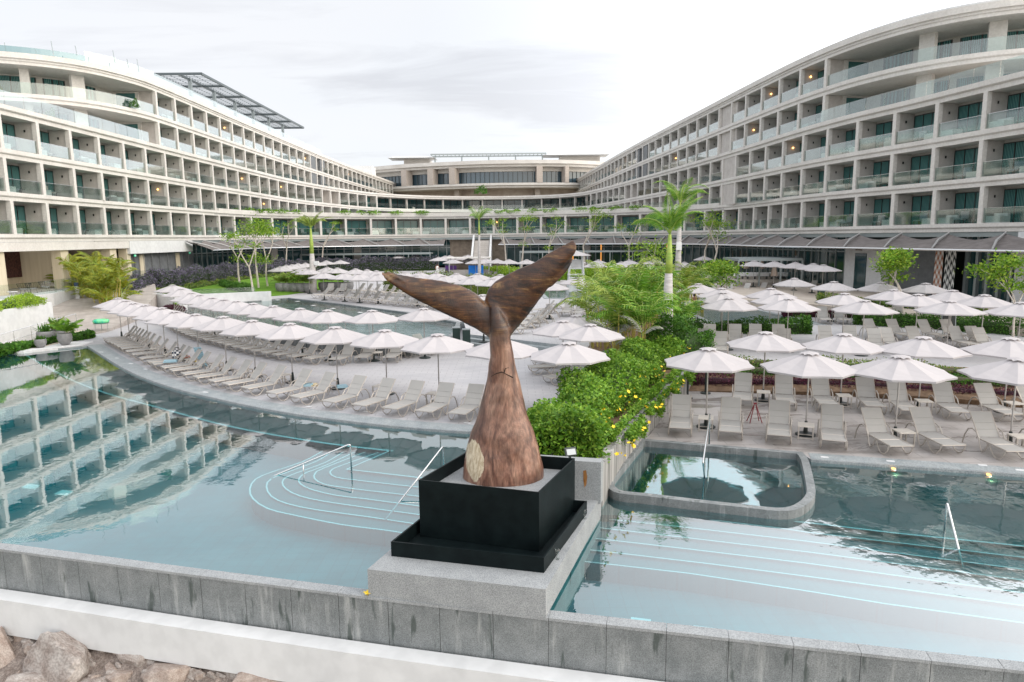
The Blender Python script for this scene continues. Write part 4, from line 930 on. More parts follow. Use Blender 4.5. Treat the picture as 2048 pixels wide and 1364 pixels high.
# glazed ground floors under awnings
gg=thing('glazed_ground_floor','dark glazed ground floor rooms with tall mullions under the curved link','ground floor')
gR=thing('restaurant_front','dark glazed restaurant front under the right wing awning','ground floor')
s900=s_px(P1,898,4,60,150); s1002=s_px(P1,1006,4,60,150); s1690=s_px(P1,1690,4,130,P1.L); s1765=s_px(P1,1765,4,130,P1.L)
def glz(par,a,b,z0,off=-1.4,step=1.45):
    wall(par,P1,a,b,z0,6.1,off,M_pane,.1,'glazing'); n=0
    mm=MB(); 
    for s in np.arange(a+.3,b,step): M_=np.array(bayM(P1,s,z0)); v=MB().box((0,-off-.04,(6.1-z0)/2),(.12,.16,6.1-z0)); mm.add(np.array(v.v)@M_[:3,:3].T+M_[:3,3],v.f)
    mm.sweep(P1.sub(a,b,1.),[(off+.1,4.3),(off+.1,4.42),(off,4.42),(off,4.3)]); part('mullions',mm,M_alu,par)
    wall(par,P1,a,b,z0,z0+.9,off-1.5,speck('warm_interior',(.10,.07,.05),(.3,.2,.12),.8,.9),.1,'interior')
glz(gg,sA+16,s900,1.2); glz(gg,s1002,s_y(P1,96,False),1.2); glz(gR,s_y(P1,96,False),s1690,1.0)
for px in (1110,1170,1280,720,560):
    s=s_px(P1,px,3,30,150); M_=np.array(bayM(P1,s,1.2)); v=MB().box((0,1.25,1.7),(1.2,.3,3.4)); part('wall_pier',MB().add(np.array(v.v)@M_[:3,:3].T+M_[:3,3],v.f),M_tan,gg)
for px in (1197,1324,1141):
    s=s_px(P1,px,3,100,165); M_=np.array(bayM(P1,s,1.2)); v=MB().box((0,1.2,2.2),(.12,.12,3.0)); part('light_strip',MB().add(np.array(v.v)@M_[:3,:3].T+M_[:3,3],v.f),emit('amber_strip',(1,.42,.10),.9),gg)
wall(gg,P1,s900,s1002,.8,6.1,-1.2,M_brown,.3,'stone_wall')
# entrance portal, louvres, patterned screens, glass doors at right
GR=1.0
inner(1690,1765,GR,5.5,.25,M_white,'portal',1.2,130,P1.L,P1,gR)
inner(1707,1732,GR,4.3,.32,M_pane,'portal_doors',.1,130,P1.L,P1,gR)
inner(1712,1724,4.55,5.15,.33,M_brown,'portal_emblem',.06,130,P1.L,P1,gR)
inner(1765,1880,GR,5.6,-.6,M_louv,'louvre_wall',.2,130,P1.L,P1,gR)
inner(1780,1788,GR,4.6,-.5,M_beige,'narrow_door',.1,130,P1.L,P1,gR)
def tri_screen():
    M=mat('triangle_screen',(.8,.8,.8),.6); T=NT(M); v=T.coord((1,1,1),'UV'); return M
M_triw=mat('white_triangle_tile',(.80,.80,.79),.6); M_trib=mat('black_triangle_tile',(.03,.035,.04),.6); M_trir=mat('terracotta_triangle_tile',(.42,.16,.08),.7)
for px0,px1,M3 in ((1868,1884,M_trir),(1890,1908,M_trib)):
    a=s_px(P1,px0,3,130,P1.L,.0); b=s_px(P1,px1,3,130,P1.L,.0); a,b=min(a,b),max(a,b); n=4; du=(b-a)/n; sc_=MB()
    for r in range(12):
        for k in range(n):
            z0=GR+.05+r*.375; z1=z0+.375; u0=a+k*du; u1=u0+du; q=[P1.fr(u)[0]+P1.fr(u)[2]*.02 for u in (u0,(u0+u1)/2,u1)]
            A_,B_,C_,D_=(*q[0],z0),(*q[2],z0),(*q[2],z1),(*q[0],z1); Mc=(*q[1],z1); 
            sc_.add([A_,B_,Mc],[(0,1,2)],(r+k)%2); sc_.add([A_,Mc,D_],[(0,1,2)],1-(r+k)%2); sc_.add([B_,C_,Mc],[(0,1,2)],1-(r+k)%2)
    part('patterned_screen',sc_,[M_triw,M3],gR); inner(px0,px1,GR,5.6,-.02,M_frame,'screen_backing',.2,130,P1.L,P1,gR)
s1915=s_px(P1,1915,3,130,P1.L); s2032=s_px(P1,2030,3,130,P1.L)
wall(gR,P1,s1915,s2032,GR,6.1,-1.0,M_pane,.1,'glass_doors')
mm=MB()
for s in np.linspace(s1915,s2032,6): M_=np.array(bayM(P1,s,GR)); v=MB().box((0,.85,2.4),(.22,.3,4.8)); mm.add(np.array(v.v)@M_[:3,:3].T+M_[:3,3],v.f)
part('door_frames',mm,M_alu,gR); wall(gR,P1,s2032,P1.L,GR-.5,6.1,.1,M_white,.4,'white_end_wall')
for z_,o_ in ((5.95,-.3),): pass
part('dark_rear_wall',MB().sweep(P1.sub(sA,P1.L,1.),[(-3.6,.5),(-3.6,6.12),(-3.8,6.12),(-3.8,.5)]),M_frame,gR)  # dark wall added behind the rooms to shut out bright sky gaps
# soffits under the first floor
part('soffit_edge',MB().sweep(P1.sub(sA+14,P1.L,1.),[(-.1,5.75),(-.1,6.1),(-.5,6.1),(-.5,5.75)]),M_alu,gR)
# awnings
M_awn=speck('grey_awning_fabric',(.15,.135,.13),(.21,.19,.185),2,.9,vec=(1,1,1)); 
def awning(lab,a,b,st=4.8):
    aw=thing('awning',lab,'awning'); n=int((b-a)/st); st=(b-a)/n
    part('front_beam',MB().tube([(*(P1.fr(s)[0]+P1.fr(s)[2]*3.5),4.85) for s in np.linspace(a,b,n*3+1)],.09,6),M_steel,aw)
    for i in range(n):
        mb=MB(); nu,nv=8,5; o=0
        for j in range(nv+1):
            for k in range(nu+1):
                t=k/nu; v=j/nv; s=a+(i+t)*st; p,d,nn=P1.fr(s); hang=1-abs(2*t-1)**1.6
                off=.15+3.35*v; z=5.98-.45*hang*(1-v)**.8-(1.12)*v**1.15*(1-.0*hang); q=p+nn*off; mb.v.append((q[0],q[1],z))
        for j in range(nv):
            for k in range(nu): mb.f.append((j*(nu+1)+k,j*(nu+1)+k+1,(j+1)*(nu+1)+k+1,(j+1)*(nu+1)+k)); mb.m.append(0)
        part('sail',mb,M_awn,aw,True)
        s=a+i*st; p,d,nn=P1.fr(s); p2,_,n2=P1.fr(min(s+st*.42,P1.L)); part('strut',MB().tube([(*(p+nn*.1),6.06),(*((p+nn*2.0+p2+n2*2.0)/2),5.55),(*(p2+n2*3.5),4.93)],[.07,.10,.07],5),mat('pale_strut',(.38,.38,.38),.5) if 'pale_strut' not in bpy.data.materials else bpy.data.materials['pale_strut'],aw)
    return aw
awning('long grey scalloped awning over the glazed rooms left of the stairs',sA+12,s900-.5)
awning('long brownish grey scalloped awning along the right wing ground floor',s1002+.5,P1.L-1)
# stairs in the middle
stt=thing('garden_stairs','pale stairs with sloping white side walls under the curved link','stairs')
xa=atY(961,500,112)[0]
for k in range(14): part('step',MB().box((xa,111+k*.62,.8+.17+k*.34),(2.6,.62,.34)),M_tan,stt)
for sx in (-1.5,1.5):
    mb=MB(); mb.prism([(xa+sx-.15,110),(xa+sx+.15,110),(xa+sx+.15,120.5),(xa+sx-.15,120.5)],.5,lambda x,y:1.6+(y-110)*.47); part('side_wall',mb,M_white,stt)
# flat-roofed aluminium frames beside the rooms
def frame_canopy(px0,px1,z,Y,dep,lab,posts=5,roof=True):
    o=thing('frame_canopy',lab,'canopy'); a=atY(px0,500,Y); b=atY(px1,500,Y); L=b[0]-a[0]; cx=(a[0]+b[0])/2; m=MB()
    m.box((cx,Y,z),(L,.15,.22)); m.box((cx,Y+dep,z),(L,.15,.22))
    for x in np.linspace(a[0],b[0],posts): m.box((x,Y+dep/2,z),(.12,dep-.15,.2))
    part('roof_frame',m,M_alu,o)
    if roof: part('roof_sheet',MB().box((cx,Y+dep/2,z+.13),(L,dep,.04)),M_alu,o)
    for x in np.linspace(a[0],b[0],posts):
        part('post',MB().box((x,Y,(z+.9)/2),(.14,.14,z-.9-.1)),M_alu,o)
frame_canopy(600,860,3.55,113,4,'flat grey metal canopy frame in front of the rooms left of the stairs',7)
frame_canopy(1040,1310,3.7,108,4,'flat grey metal canopy frame in front of the rooms right of the stairs',7)
frame_canopy(1478,1606,3.6,68,5,'flat grey metal dining canopy at the right wing restaurant',4)
# ---------------------------------------------------------------- planting
def hedge(name,lab,cat,path,wid,hgt,z,M,n,leaf_=.12,lump=.25,core=(.03,.06,.015),group=None,zf=None,corecol=None):
    P=Path(path); L=P.L; s=rng.uniform(0,L,n); u=rng.uniform(-1,1,n); f=rng.uniform(0,1,n); ne=int(n*min(.35,1.1/L)); s[:ne]=rng.uniform(0,.38,ne); s[ne:2*ne]=L-rng.uniform(0,.38,ne)
    pp=np.array([np.concatenate(P.fr(a)) for a in s]); 
    def lum(a,b): return 1+lump*(np.sin(a*1.7+b*2)*.5+np.sin(a*3.9+b*4+1)*.3+np.sin(a*.8+2)*.5)
    side=rng.uniform(0,1,n)<.45; uu=np.where(side,np.sign(u)*rng.uniform(.75,1.08,n),u); side[:2*ne]=True; uu[:2*ne]=u[:2*ne]*.9; H_=hgt*lum(s,uu)*(1-.25*abs(uu)**3)
    hh=np.where(side,f,rng.uniform(.72,1.12,n))*H_
    base=pp[:,0:2]+pp[:,4:6]*(uu*wid/2*lum(s,2.))[:,None]
    zb=np.array([z(x,y) for x,y in base]) if callable(z) else np.full(n,z)
    o=thing(name,lab,cat,(0,0,0),0,group) 
    link('foliage',quadmesh('foliage',leaves(np.column_stack([base,zb+hh]),leaf_,.35),M),o)
    z0=(lambda p:z(*p)) if callable(z) else (lambda p:z)
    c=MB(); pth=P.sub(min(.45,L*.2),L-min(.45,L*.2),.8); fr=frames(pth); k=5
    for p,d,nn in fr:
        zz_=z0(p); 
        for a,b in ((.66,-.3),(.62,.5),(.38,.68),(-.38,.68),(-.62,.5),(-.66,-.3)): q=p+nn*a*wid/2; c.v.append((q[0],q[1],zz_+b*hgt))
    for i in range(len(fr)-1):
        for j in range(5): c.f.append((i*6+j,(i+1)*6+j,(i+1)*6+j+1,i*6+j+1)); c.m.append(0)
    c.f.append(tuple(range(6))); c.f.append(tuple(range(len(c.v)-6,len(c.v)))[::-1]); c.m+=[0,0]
    part('dark_core',c,corecol or mat('dark_core_'+name,core,.95),o); return o  # solid dark core added inside the leaves to block the view through
# central raised planter
pt=thing('raised_planter','long raised planter with stained board-marked concrete wall beside the whirlpool','planter')
PO=[(1.5,14.9),(2.05,15.0),(2.9,17.4),(4.0,20),(5.3,22.9),(6.7,25.8),(8.1,29.0),(4.2,31),(2.7,25),(1.45,21),(.75,17.2),(.75,15.3)]
mb=MB(); PI_=ringbox(mb,PO,.24,-1.3,.92)
def boardm():
    M=mat('board_marked_concrete',(.4,.4,.4),.8); T=NT(M); a=T.noise(T.coord((2.6,2.6,.05)),2.6,4,.7); b=T.noise(T.coord((5,5,.25)),2,4,.7)
    c=T.mix(T.ramp(b,[(.5,(0,0,0)),(.7,(.8,)*3)]),T.ramp(a,[(.38,(.15,.15,.145)),(.5,(.30,.295,.285)),(.64,(.50,.49,.47))]),(.13,.12,.11)); T.base(c); return M
part('wall',mb,boardm(),pt); part('soil',MB().prism(PI_,.3,.78),M_soil,pt)
HP=[(1.15,15.6),(1.6,18.2),(2.6,20.8),(3.7,23.4),(5.1,26.4),(6.1,29)]
h=hedge('flowering_hedge','bright green flowering hedge spilling over the raised planter wall','hedge',smooth(HP,.5),2.0,.88,.80,M_lbush,30000,.125,.38)
# trailing shoots over the wall
W_=Path([(2.05,15.0),(2.9,17.4),(4.0,20),(5.3,22.9),(6.7,25.8),(8.1,29)])
n=15000; s=1.6+(W_.L-1.6)*rng.uniform(0,1,n); q=np.array([np.concatenate(W_.fr(a)) for a in s]); dr=(.45+.35*np.sin(s*2.3)+.3*np.sin(s*5.1+1)); dr=np.clip(dr*.62,.05,1)*rng.uniform(0,1,n)**.8
pz_=1.12-dr*.85+rng.normal(0,.05,n); of=.06+.22*np.sin(np.clip(dr,0,1)*3)+rng.normal(0,.05,n)-.25*(dr<.12)
link('trailing_shoots',quadmesh('trailing_shoots',leaves(np.column_stack([q[:,0]+q[:,4]*of,q[:,1]+q[:,5]*of,pz_]),.10,.0),M_lbush),h)
for k in range(76):
    s=rb.uniform(.3,W_.L-2); p,d,nn=W_.fr(s)
    if k<52: off=rb.uniform(-.5,.36); z=1.68-max(0,off)*1.9+rb.uniform(-.12,.12)
    else: off=.36; z=rb.uniform(.75,1.25)
    q=p+nn*off; o=link('blossom',FM,h); o.location=(q[0],q[1],z); o.rotation_euler=(rb.uniform(-.2,1.2),rb.uniform(-.6,.6),rb.uniform(0,6)); o.scale=(rb.uniform(.45,.85),)*3
hedge('dense_shrub','dark green rounded shrub at the back end of the raised planter','shrub',[(6.6,29.6),(8.4,31.4)],2.4,1.7,.5,M_ldark,9000,.13,.3)
# bank between the front right deck and the second terrace
def bankz(x,y): return .02
BL=[(7.2,27.0),(12.8,25.9),(17.9,24.0),(24,21.6),(33,17.5)]
struct('planting_bed',MB().prism([(6.8,26.4),(12.7,25.2),(17.7,23.3),(24,20.8),(34,16.6),(35,20.6),(21.7,26.7),(15.6,28.2),(8.1,29.8)],-.3,lambda x,y:.012+.62*max(0,min(1,((y-(26.4-(x-6.8)*.36))/3.4)))),M_soil)
hedge('plum_hedge','low deep plum coloured hedge strip behind the rear row of front deck loungers','hedge',smooth([(a,b+.25) for a,b in BL],.8),.8,.50,.03,M_lpurple,16000,.09,.3,(.03,.008,.015))
GC=[(7.7,28.6),(13.2,27.0),(18.6,25.1),(25,22.6),(34,18.7)]
for k,(du,hh,nn_) in enumerate(((0,.42,15000),(.95,.36,12000))):
    hedge('shrub_row',('loose green shrub row on the bank just above the plum hedge','yellowish green shrub row on top of the bank under the second terrace')[k],'shrubs',smooth([(a,b+du) for a,b in GC],.8),1.1,hh,.32+.2*k,M_lgc if k else M_ldark,nn_,.10,.55,(.05,.05,.02))
# beds on the second terrace
hedge('terrace_hedge','low dark green hedge behind the left loungers of the second right terrace','hedge',smooth([(8.8,38.6),(13,38.9),(17.0,38.6)],.8),1.1,.75,.5,M_ldark,9000,.13,.3)
hedge('terrace_hedge','long green hedge bank behind the right loungers of the second right terrace','hedge',smooth([(21.5,42.5),(25,40.0),(28.5,36.5),(31.5,31.5)],.8),1.5,.85,.5,M_ldark,14000,.13,.3)
hedge('terrace_hedge','small plum and green planting between parasols near the cafe terrace','hedge',smooth([(18.6,46.6),(21,46.2),(23.5,45.4)],.6),.9,.55,.5,M_lpurple,5000,.12,.3)
hedge('terrace_hedge','yellow green low planting in front of the entrance portal','hedge',smooth([(23.0,51),(27,47),(30,43)],.6),1.2,.7,.9,M_lgc,6000,.13,.3)
hedge('lime_hedge','wide bright lime green hedge in the middle distance right of the tail tip','hedge',smooth([(-5.5,97),(0,90),(8,87.5),(20,88)],1.),3.0,1.25,.8,M_llime,16000,.22,.15,(.15,.28,.02))
hedge('lavender_hedge','long lavender blue flowering hedge along the lawn under the left wing','hedge',smooth([(-37.6,71.5),(-36.6,80),(-36,92),(-34,102),(-29,108),(-22,112.4),(-12,113.5)],1.),2.4,1.75,1.1,M_llav,42000,.2,.18)
hedge('lavender_hedge','short lavender flowering hedge near the areca palms at left','hedge',smooth([(-36.4,63.5),(-36.9,67),(-37.6,70)],1.),2.2,1.5,1.0,M_llav,9000,.16,.2)
hedge('border_planting','yellow green border planting below the lavender hedge','hedge',smooth([(-34.4,62),(-34.8,70),(-35,80),(-34.4,92),(-31,101)],1.),1.3,.6,.8,M_lgc,11000,.16,.3)
hedge('lawn_hedge','low clipped green hedge curving across the lawn','hedge',smooth([(-33.2,79),(-30,74),(-27.6,71.2)],1.),1.2,.7,.75,M_ldark,8000,.13,.25)
hedge('planter_bed','yellow green shrubs with orange blooms on top of the white curved wall','hedge',smooth([(-30.7,43.6),(-30.4,40),(-29.6,35.5),(-28,31)],.8),1.9,.55,2.15,M_llime,17000,.10,.3)
hedge('green_screen_hedge','light green bamboo-like screen hedge behind the far lounger rows','hedge',smooth([(-13.5,73),(-6,68),(-1,66)],.8),.7,1.9,.5,M_lgc,14000,.16,.15,(.12,.16,.03))
hedge('plum_bed','low plum coloured planting at the foot of the areca palms','hedge',[(-28.5,57),(-27.3,55.4)],1.4,.45,.3,M_lpurple,3500,.1,.2)
# white curved wall with ramp, coping and terrace kerbs at left
cw=link('curved_white_wall',MB().prism([(-29.95,44.4),(-29.35,38.6),(-28.2,31),(-34,31),(-34,44.6)],-1.0,2.22).mesh('curved_white_wall',M_white)); tag(cw,'smooth white curved retaining wall with a planted top at the left edge','wall')
wt=link('terrace_wall',MB().prism([(-29.6,59.9),(-33.5,62.6),(-33.3,62.9),(-29.4,60.4),(-22.4,57.6+6),(-22.5,63.2)],.0,1.35).mesh('terrace_wall',M_white)); tag(wt,'low white wall with glass behind the far end of the parasol rows','wall')
gt=link('terrace_wall_glass',MB().box((-26.8,62.1,1.2),(6.6,.02,1.1),.50).mesh('g',M_glass)); tag(gt,'pale green glass panel screen at the far end of the upper pool','glass screen')
struct('ramp',MB().prism([(-29.3,38.2),(-29.9,44.4),(-28.4,45.4),(-27.0,43.6),(-27.6,37.9)],-.2,lambda x,y:.02+max(0,y-38)*.03),speck('ramp_tiles',(.50,.42,.33),(.62,.54,.45),1.5,.7))
struct('island_paving',MB().prism([(-28.4,37.45),(-27.4,37.8),(-25.5,40.0),(-25.6,41.3),(-27.4,41.3),(-27.8,38.4)],-.1,.05),speck('white_gravel',(.62,.62,.63),(.74,.74,.75),8,.9))
hr=thing('ramp_handrail','double steel handrail beside the white curved wall','handrail')
a=np.array([-28.9,37.4,.9]); b=np.array([-29.0,45.2,1.35])
for k,dz in ((0,0),(1,-.5)): part('rail',MB().tube([a+[0,0,dz],(a+b)/2+[0,0,dz],b+[0,0,dz]],.022,6),M_steel,hr)
for t in np.linspace(.05,1,6): p=a+(b-a)*t; part('post',MB().tube([(p[0],p[1],.0),(p[0],p[1],p[2])],.018,6),M_steel,hr)
# fronds
def frond(V,base,az,L,el,droop,nl,lw,ll,twist=0,up=0.):
    pts_=[]; 
    p=np.array(base,float); e=el; st=L/14
    d0=np.array([math.cos(az),math.sin(az)])
    for i in range(15):
        pts_.append(p.copy()); p=p+np.array([d0[0]*math.cos(e),d0[1]*math.cos(e),math.sin(e)])*st; e-=droop/14*(1+i*.08)
    pts_=np.array(pts_); side=np.array([-d0[1],d0[0],0])
    for i in range(nl):
        t=.12+.88*i/nl; k=t*14; j=min(int(k),13); q=pts_[j]+(pts_[j+1]-pts_[j])*(k-j); dd=(pts_[j+1]-pts_[j])/st
        l=ll*math.sin(math.pi*min(1,.18+t*.86))**.6*(.85+.3*rb.random())
        nrm=np.cross(side,dd)
        for sg in (-1,1):
            v=side*sg*.80+dd*.70+nrm*(.25+up)+np.array([0,0,-.12]); v/=np.linalg.norm(v); wv=dd*lw
            mid=q+v*l*.5; tip=q+v*l+np.array([0,0,-.16*l]); V.append([q-wv*.4,mid-wv*.6,tip,mid+wv*.6])
    return pts_
def areca(seed,stems=7,h=2.6,L=1.9,M=None,spread=.6,nl=12,frn=5,lo=.4):
    rb.seed(seed); V=[]; c=MB()
    for k in range(stems):
        a=rb.uniform(0,6.28); r=spread*rb.random()**.5; b=np.array([r*math.cos(a),r*math.sin(a),0]); hh=h*rb.uniform(lo,1); ln=np.array([math.cos(a),math.sin(a),0])*.18*hh
        top=b+ln+np.array([0,0,hh]); c.tube([b,b+ln*.4+np.array([0,0,hh*.5]),top],[.045,.035,.028],5)
        for j in range(frn): 
            pp=frond(V,top,rb.uniform(0,6.28),L*rb.uniform(.75,1.15),rb.uniform(.95,1.45),rb.uniform(.8,1.5),nl,.06,.50*L/1.9,0); c.tube(pp[::3],[.014]*5,3,1,False)
    return c,quadmesh('fronds',np.array(V),M or M_lpalm)
def make_areca(lab,seed,group=None,M=None,**k):
    t=thing('areca_palm',lab,'palm',(0,0,0),0,group); c,fm=areca(seed,M=M,**k); part('canes',c,[M_cane,M_shaft],t); link('fronds',fm,t); reg(t); return t
A1=make_areca('x',11); A2=make_areca('x',12,stems=7,h=1.9,L=2.1,M=M_lroyal); A3=make_areca('x',13,stems=15,h=2.9,L=1.5,M=M_lyel,lo=.12); A4=make_areca('x',14,stems=5,h=1.5,L=1.6,M=M_ldry,frn=3)
used=set()
def put(A,x,y,z,rz,lab,group,sc_=1):
    if A.name not in used:
        used.add(A.name); A.location=(x,y,z); A.rotation_euler=(0,0,rz); A['label']=lab; A['group']=group; A.scale=(sc_,)*3; return A
    return copy_tree(A,(x,y,z),rz,lab,None,group,sc_)
CG='areca palms in the central planting bed'
struct('planting_bed',MB().prism([(4.4,29.0),(8.3,29.2),(9.6,33),(11.5,41),(11.0,52),(8.5,54),(7,47),(5.3,40),(3.7,33.5)],-.3,.56),M_soil)
for k,(A,px,py,Y,s,lab) in enumerate([(A1,1235,0,30.5,1.0,'feathery areca palm leaning over the grey parasols beside the hedge'),(A2,1290,0,30.2,1.15,'broad areca palm in front of the tall royal palm trunk'),
  (A4,1255,0,29.6,.95,'areca palm with pale dry drooping fronds behind the bright hedge'),(A1,1200,0,34,1.1,'yellow green areca palm at the left edge of the central palm bed'),(A2,1260,0,35,1.35,'tall full areca palm in the middle of the central palm bed'),
  (A4,1215,0,31.5,1.05,'greyish drooping areca palm at left front of the central palm bed'),(A1,1320,0,36,1.15,'areca palm right behind the tall royal palm trunk'),(A2,1345,0,33.2,.95,'low areca palm right of the tall royal palm trunk'),
  (A1,1240,0,41,1.2,'areca palm at the back of the central bed below the lime hedge'),(A2,1300,0,44,1.2,'deep green areca palm far back in the central bed'),(A1,1360,0,46,1.15,'areca palm behind the second terrace parasols'),(A2,1400,0,50,1.1,'areca palm beside the leafy young tree near the cafe'),(A4,1330,0,39,1.0,'pale drooping areca palm between the two tall royal palms')]):
    p=atY(px,600,Y); put(A,p[0],Y,.5,k*1.3,lab,CG,s)
LG='areca palms at the foot of the left path'
for k,(px,py,s,lab) in enumerate([(150,598,.95,'leftmost areca palm beside the left lounge path'),(170,600,1.05,'second areca palm from the left beside the left lounge path'),(190,606,1.1,'tall yellow areca palm in the middle of the left group'),(207,612,1.0,'fourth areca palm of the left group with yellow canes'),(224,618,1.0,'rightmost areca palm of the left group above the plum bed'),(178,590,1.0,'areca palm at the back of the left group')]):
    p=at(px,py+4,.5); put(A3,p[0],p[1],.3,k*1.1,lab,LG,s*1.3)
# potted palms and pots
def pot_mesh(r=.42,h=.75): return MB().lathe([(r*.45,0),(r*.8,h*.25),(r,h*.6),(r*.95,h*.92),(r*.9,h),(r*.8,h),(r*.78,h*.9),(.01,h*.88)],18)
def potted(lab,seed,x,y,z,r,h,kind,group,s=1):
    t=thing('potted_plant',lab,'potted plant',(x,y,z),seed*.7,group); part('pot',pot_mesh(r,h),M_pot,t,True); V=[]; rb.seed(seed)
    if kind=='palm':
        for k in range(18): frond(V,(rb.uniform(-.1,.1),rb.uniform(-.1,.1),h),rb.uniform(0,6.28),1.3*s*rb.uniform(.6,1.1),rb.uniform(.9,1.5),rb.uniform(.7,1.7),14,.06,.34*s)
        link('fronds',quadmesh('fronds',np.array(V),M_lroyal if seed%2 else M_lpalm),t)
    else:
        for k in range(70):
            a=rb.uniform(0,6.28); e=rb.uniform(.5,1.5); l=.5*s*rb.uniform(.6,1.2); d=np.array([math.cos(a)*math.cos(e),math.sin(a)*math.cos(e),math.sin(e)]); w=np.array([-math.sin(a),math.cos(a),0])*.03; b=np.array([rb.uniform(-r,r)*.6,rb.uniform(-r,r)*.6,h*.9]); V.append([b-w*.6,b+d*l*.5-w,b+d*l+[0,0,-.1*l],b+d*l*.5+w])
        link('leaves',quadmesh('leaves',np.array(V),M_ldark),t)
    return t
for k,(px,py,r,h,kd,s,lab) in enumerate([(131,690,.40,.7,'palm',1.2,'round grey pot with a wide arching palm beside the curved deck end'),(115,683,.45,.7,'palm',.8,'grey pot with a bushy fern palm left of the arching palm'),(93,686,.50,.72,'leaf',1.3,'wide grey bowl with strap-leaved plant at the pool corner'),(117,670,.55,.8,'leaf',1.1,'grey pot with spiky plant at the back of the pot group'),(82,695,.32,.5,'leaf',.6,'small dark pot at the front of the pot group')]):
    p=at(px,py,.05); potted(lab,k+3,p[0],p[1],.05,r,h,kd,'grey pots at the pool corner',s)
PG='potted palms lined up at the end of the lawn'
for k,px in enumerate((563,576,590,603,617,641,655,672,690)):
    p=at(px,585,.5); potted('grey pot with feathery palm, %s from the left in the row ending the lawn'%ORD[k],k+20,p[0],p[1]+(0 if k<5 else 1.5),.5,.62,1.0,'palm',PG,1.5)
hedge('strap_leaf_bed','dark strap-leaved planting strip along the left pool coping','planting',[(-28.0,36.6),(-28.0,38.6),(-27.6,41),(-27.0,43.3)],.6,.35,.05,M_ldark,1600,.4,.3)
def royal(name,lab,x,y,z,h,r,cl,M,nf=11,seed=1,L=2.3):
    t=thing(name,lab,'palm',(x,y,z)); rb.seed(seed)
    part('trunk',MB().tube([(0,0,0),(0,0,h*.25),(.03,0,h*.5),(.05,0,h)],[r*1.15,r*1.05,r*.95,r*.62],14),M_palmbark,t,True)
    part('crownshaft',MB().tube([(.05,0,h),(.06,0,h+cl*.4),(.06,0,h+cl)],[r*.6,r*.55,r*.25],12),M_shaft,t,True); V=[]; c=MB()
    for k in range(nf):
        el=rb.uniform(1.2,1.52) if k<nf*.75 else rb.uniform(.85,1.1)
        pp=frond(V,(.06,0,h+cl),k*2.4+rb.uniform(-.3,.3),L*rb.uniform(.8,1.1),el,rb.uniform(.7,1.6),60,.022,.50,up=.4 if k%2 else -.2); c.tube(pp[::2],[.03]*4+[.015]*4,4,0,False)
    link('fronds',quadmesh('fronds',np.array(V),M),t); part('frond_stems',c,M_shaft,t); return t
p=atY(1334,600,31.0); r_=royal('royal_palm','tallest royal palm with white boxes on its ringed trunk in the central bed',p[0],31.0,.5,3.9,.27,1.75,M_lroyal,12,3,2.3)
part('junction_box',MB().box((.0,-.30,2.55),(.36,.12,.42)),M_white,r_)
p=atY(1356,500,45); r2=royal('royal_palm','slimmer royal palm with leaning crown just right of the tallest one',p[0],45,.5,6.2,.22,1.4,M_lroyal,9,5,2.6)
part('junction_box',MB().box((.0,-.24,4.9),(.34,.12,.5)),M_white,r2)
p=at(627,585,.5); r3=royal('royal_palm','royal palm with white trunk beside the upper pool at left',p[0],p[1],.5,4.1,.36,2.6,M_lpalm,10,7,2.6)
part('flood_light',MB().box((.5,-.1,3.1),(.5,.3,.4)),M_white,r3)
p=atY(958,500,84); royal('royal_palm','slender royal palm with wind-blown crown in front of the stairs',p[0],84,.8,5.6,.20,1.7,M_lroyal,8,9,2.6)
# young trees
def tree(lab,x,y,z,h,crown,M,seed,n=1600,lean=.0,bark=M_bark,ls=.22,pads=7,cat='tree',name='young_tree',low=.45):
    rb.seed(seed); t=thing(name,lab,cat,(x,y,z)); c=MB(); tips=[]
    def br(p,d,L,r,k):
        q=p+d*L*.5+np.array([rb.uniform(-.1,.1),rb.uniform(-.1,.1),0])*L*.5; e=p+d*L; c.tube([p,q,e],[r,r*.8,r*.6],5)
        if k==0: tips.append(e); return
        for j in range(2 if k<3 else 3):
            a=rb.uniform(0,6.28); nd=d+np.array([math.cos(a),math.sin(a),.15])*rb.uniform(.35,.75); nd/=np.linalg.norm(nd); br(e,nd,L*rb.uniform(.55,.8),r*.6,k-1)
        if k<3 and rb.random()<.5: tips.append(e)
    d=np.array([lean,0,1.]); d/=np.linalg.norm(d); br(np.zeros(3),d,h*low,.09*h/5,2 if pads<8 else 3)
    tips=np.array(tips); pads_=tips[rng.choice(len(tips),min(len(tips),pads+3),replace=False)]
    C=pads_[rng.integers(0,len(pads_),n)]+rng.normal(size=(n,3))*np.array([crown,crown,crown*.45])
    part('trunk',c,bark,t); link('crown',quadmesh('crown',leaves(C,ls,.2),M),t); return t
for k,(px,py,zz0,h,cr,lab,n) in enumerate([(507,592,.7,6.2,.32,'slender pale-barked tree nearest the upper pool on the lawn',500),(480,575,.9,7.0,.45,'bent pale tree on the lawn by the lavender hedge, leftmost of its group',500),(517,575,.9,7.0,.8,'leafiest tree of the lawn group with a mounded crown',1700),(535,572,.9,6.5,.5,'pale forked tree on the lawn right of the leafy one',700),
     (572,545,1.2,8,.35,'thin bare tree in front of the far left glazed rooms',300),(645,540,1.2,8,.35,'thin tree just right of the left royal palm',350),(700,532,1.4,9,.4,'thin tree with small leaf pads left of the two far parasols',450),(752,530,1.4,9,.45,'thin crooked tree nearest the two far parasols',500)]):
    p=at(px,py,zz0); tree(lab,p[0],p[1],zz0,h,cr,M_ltree,40+k,n,rb.uniform(-.12,.12),pads=6)
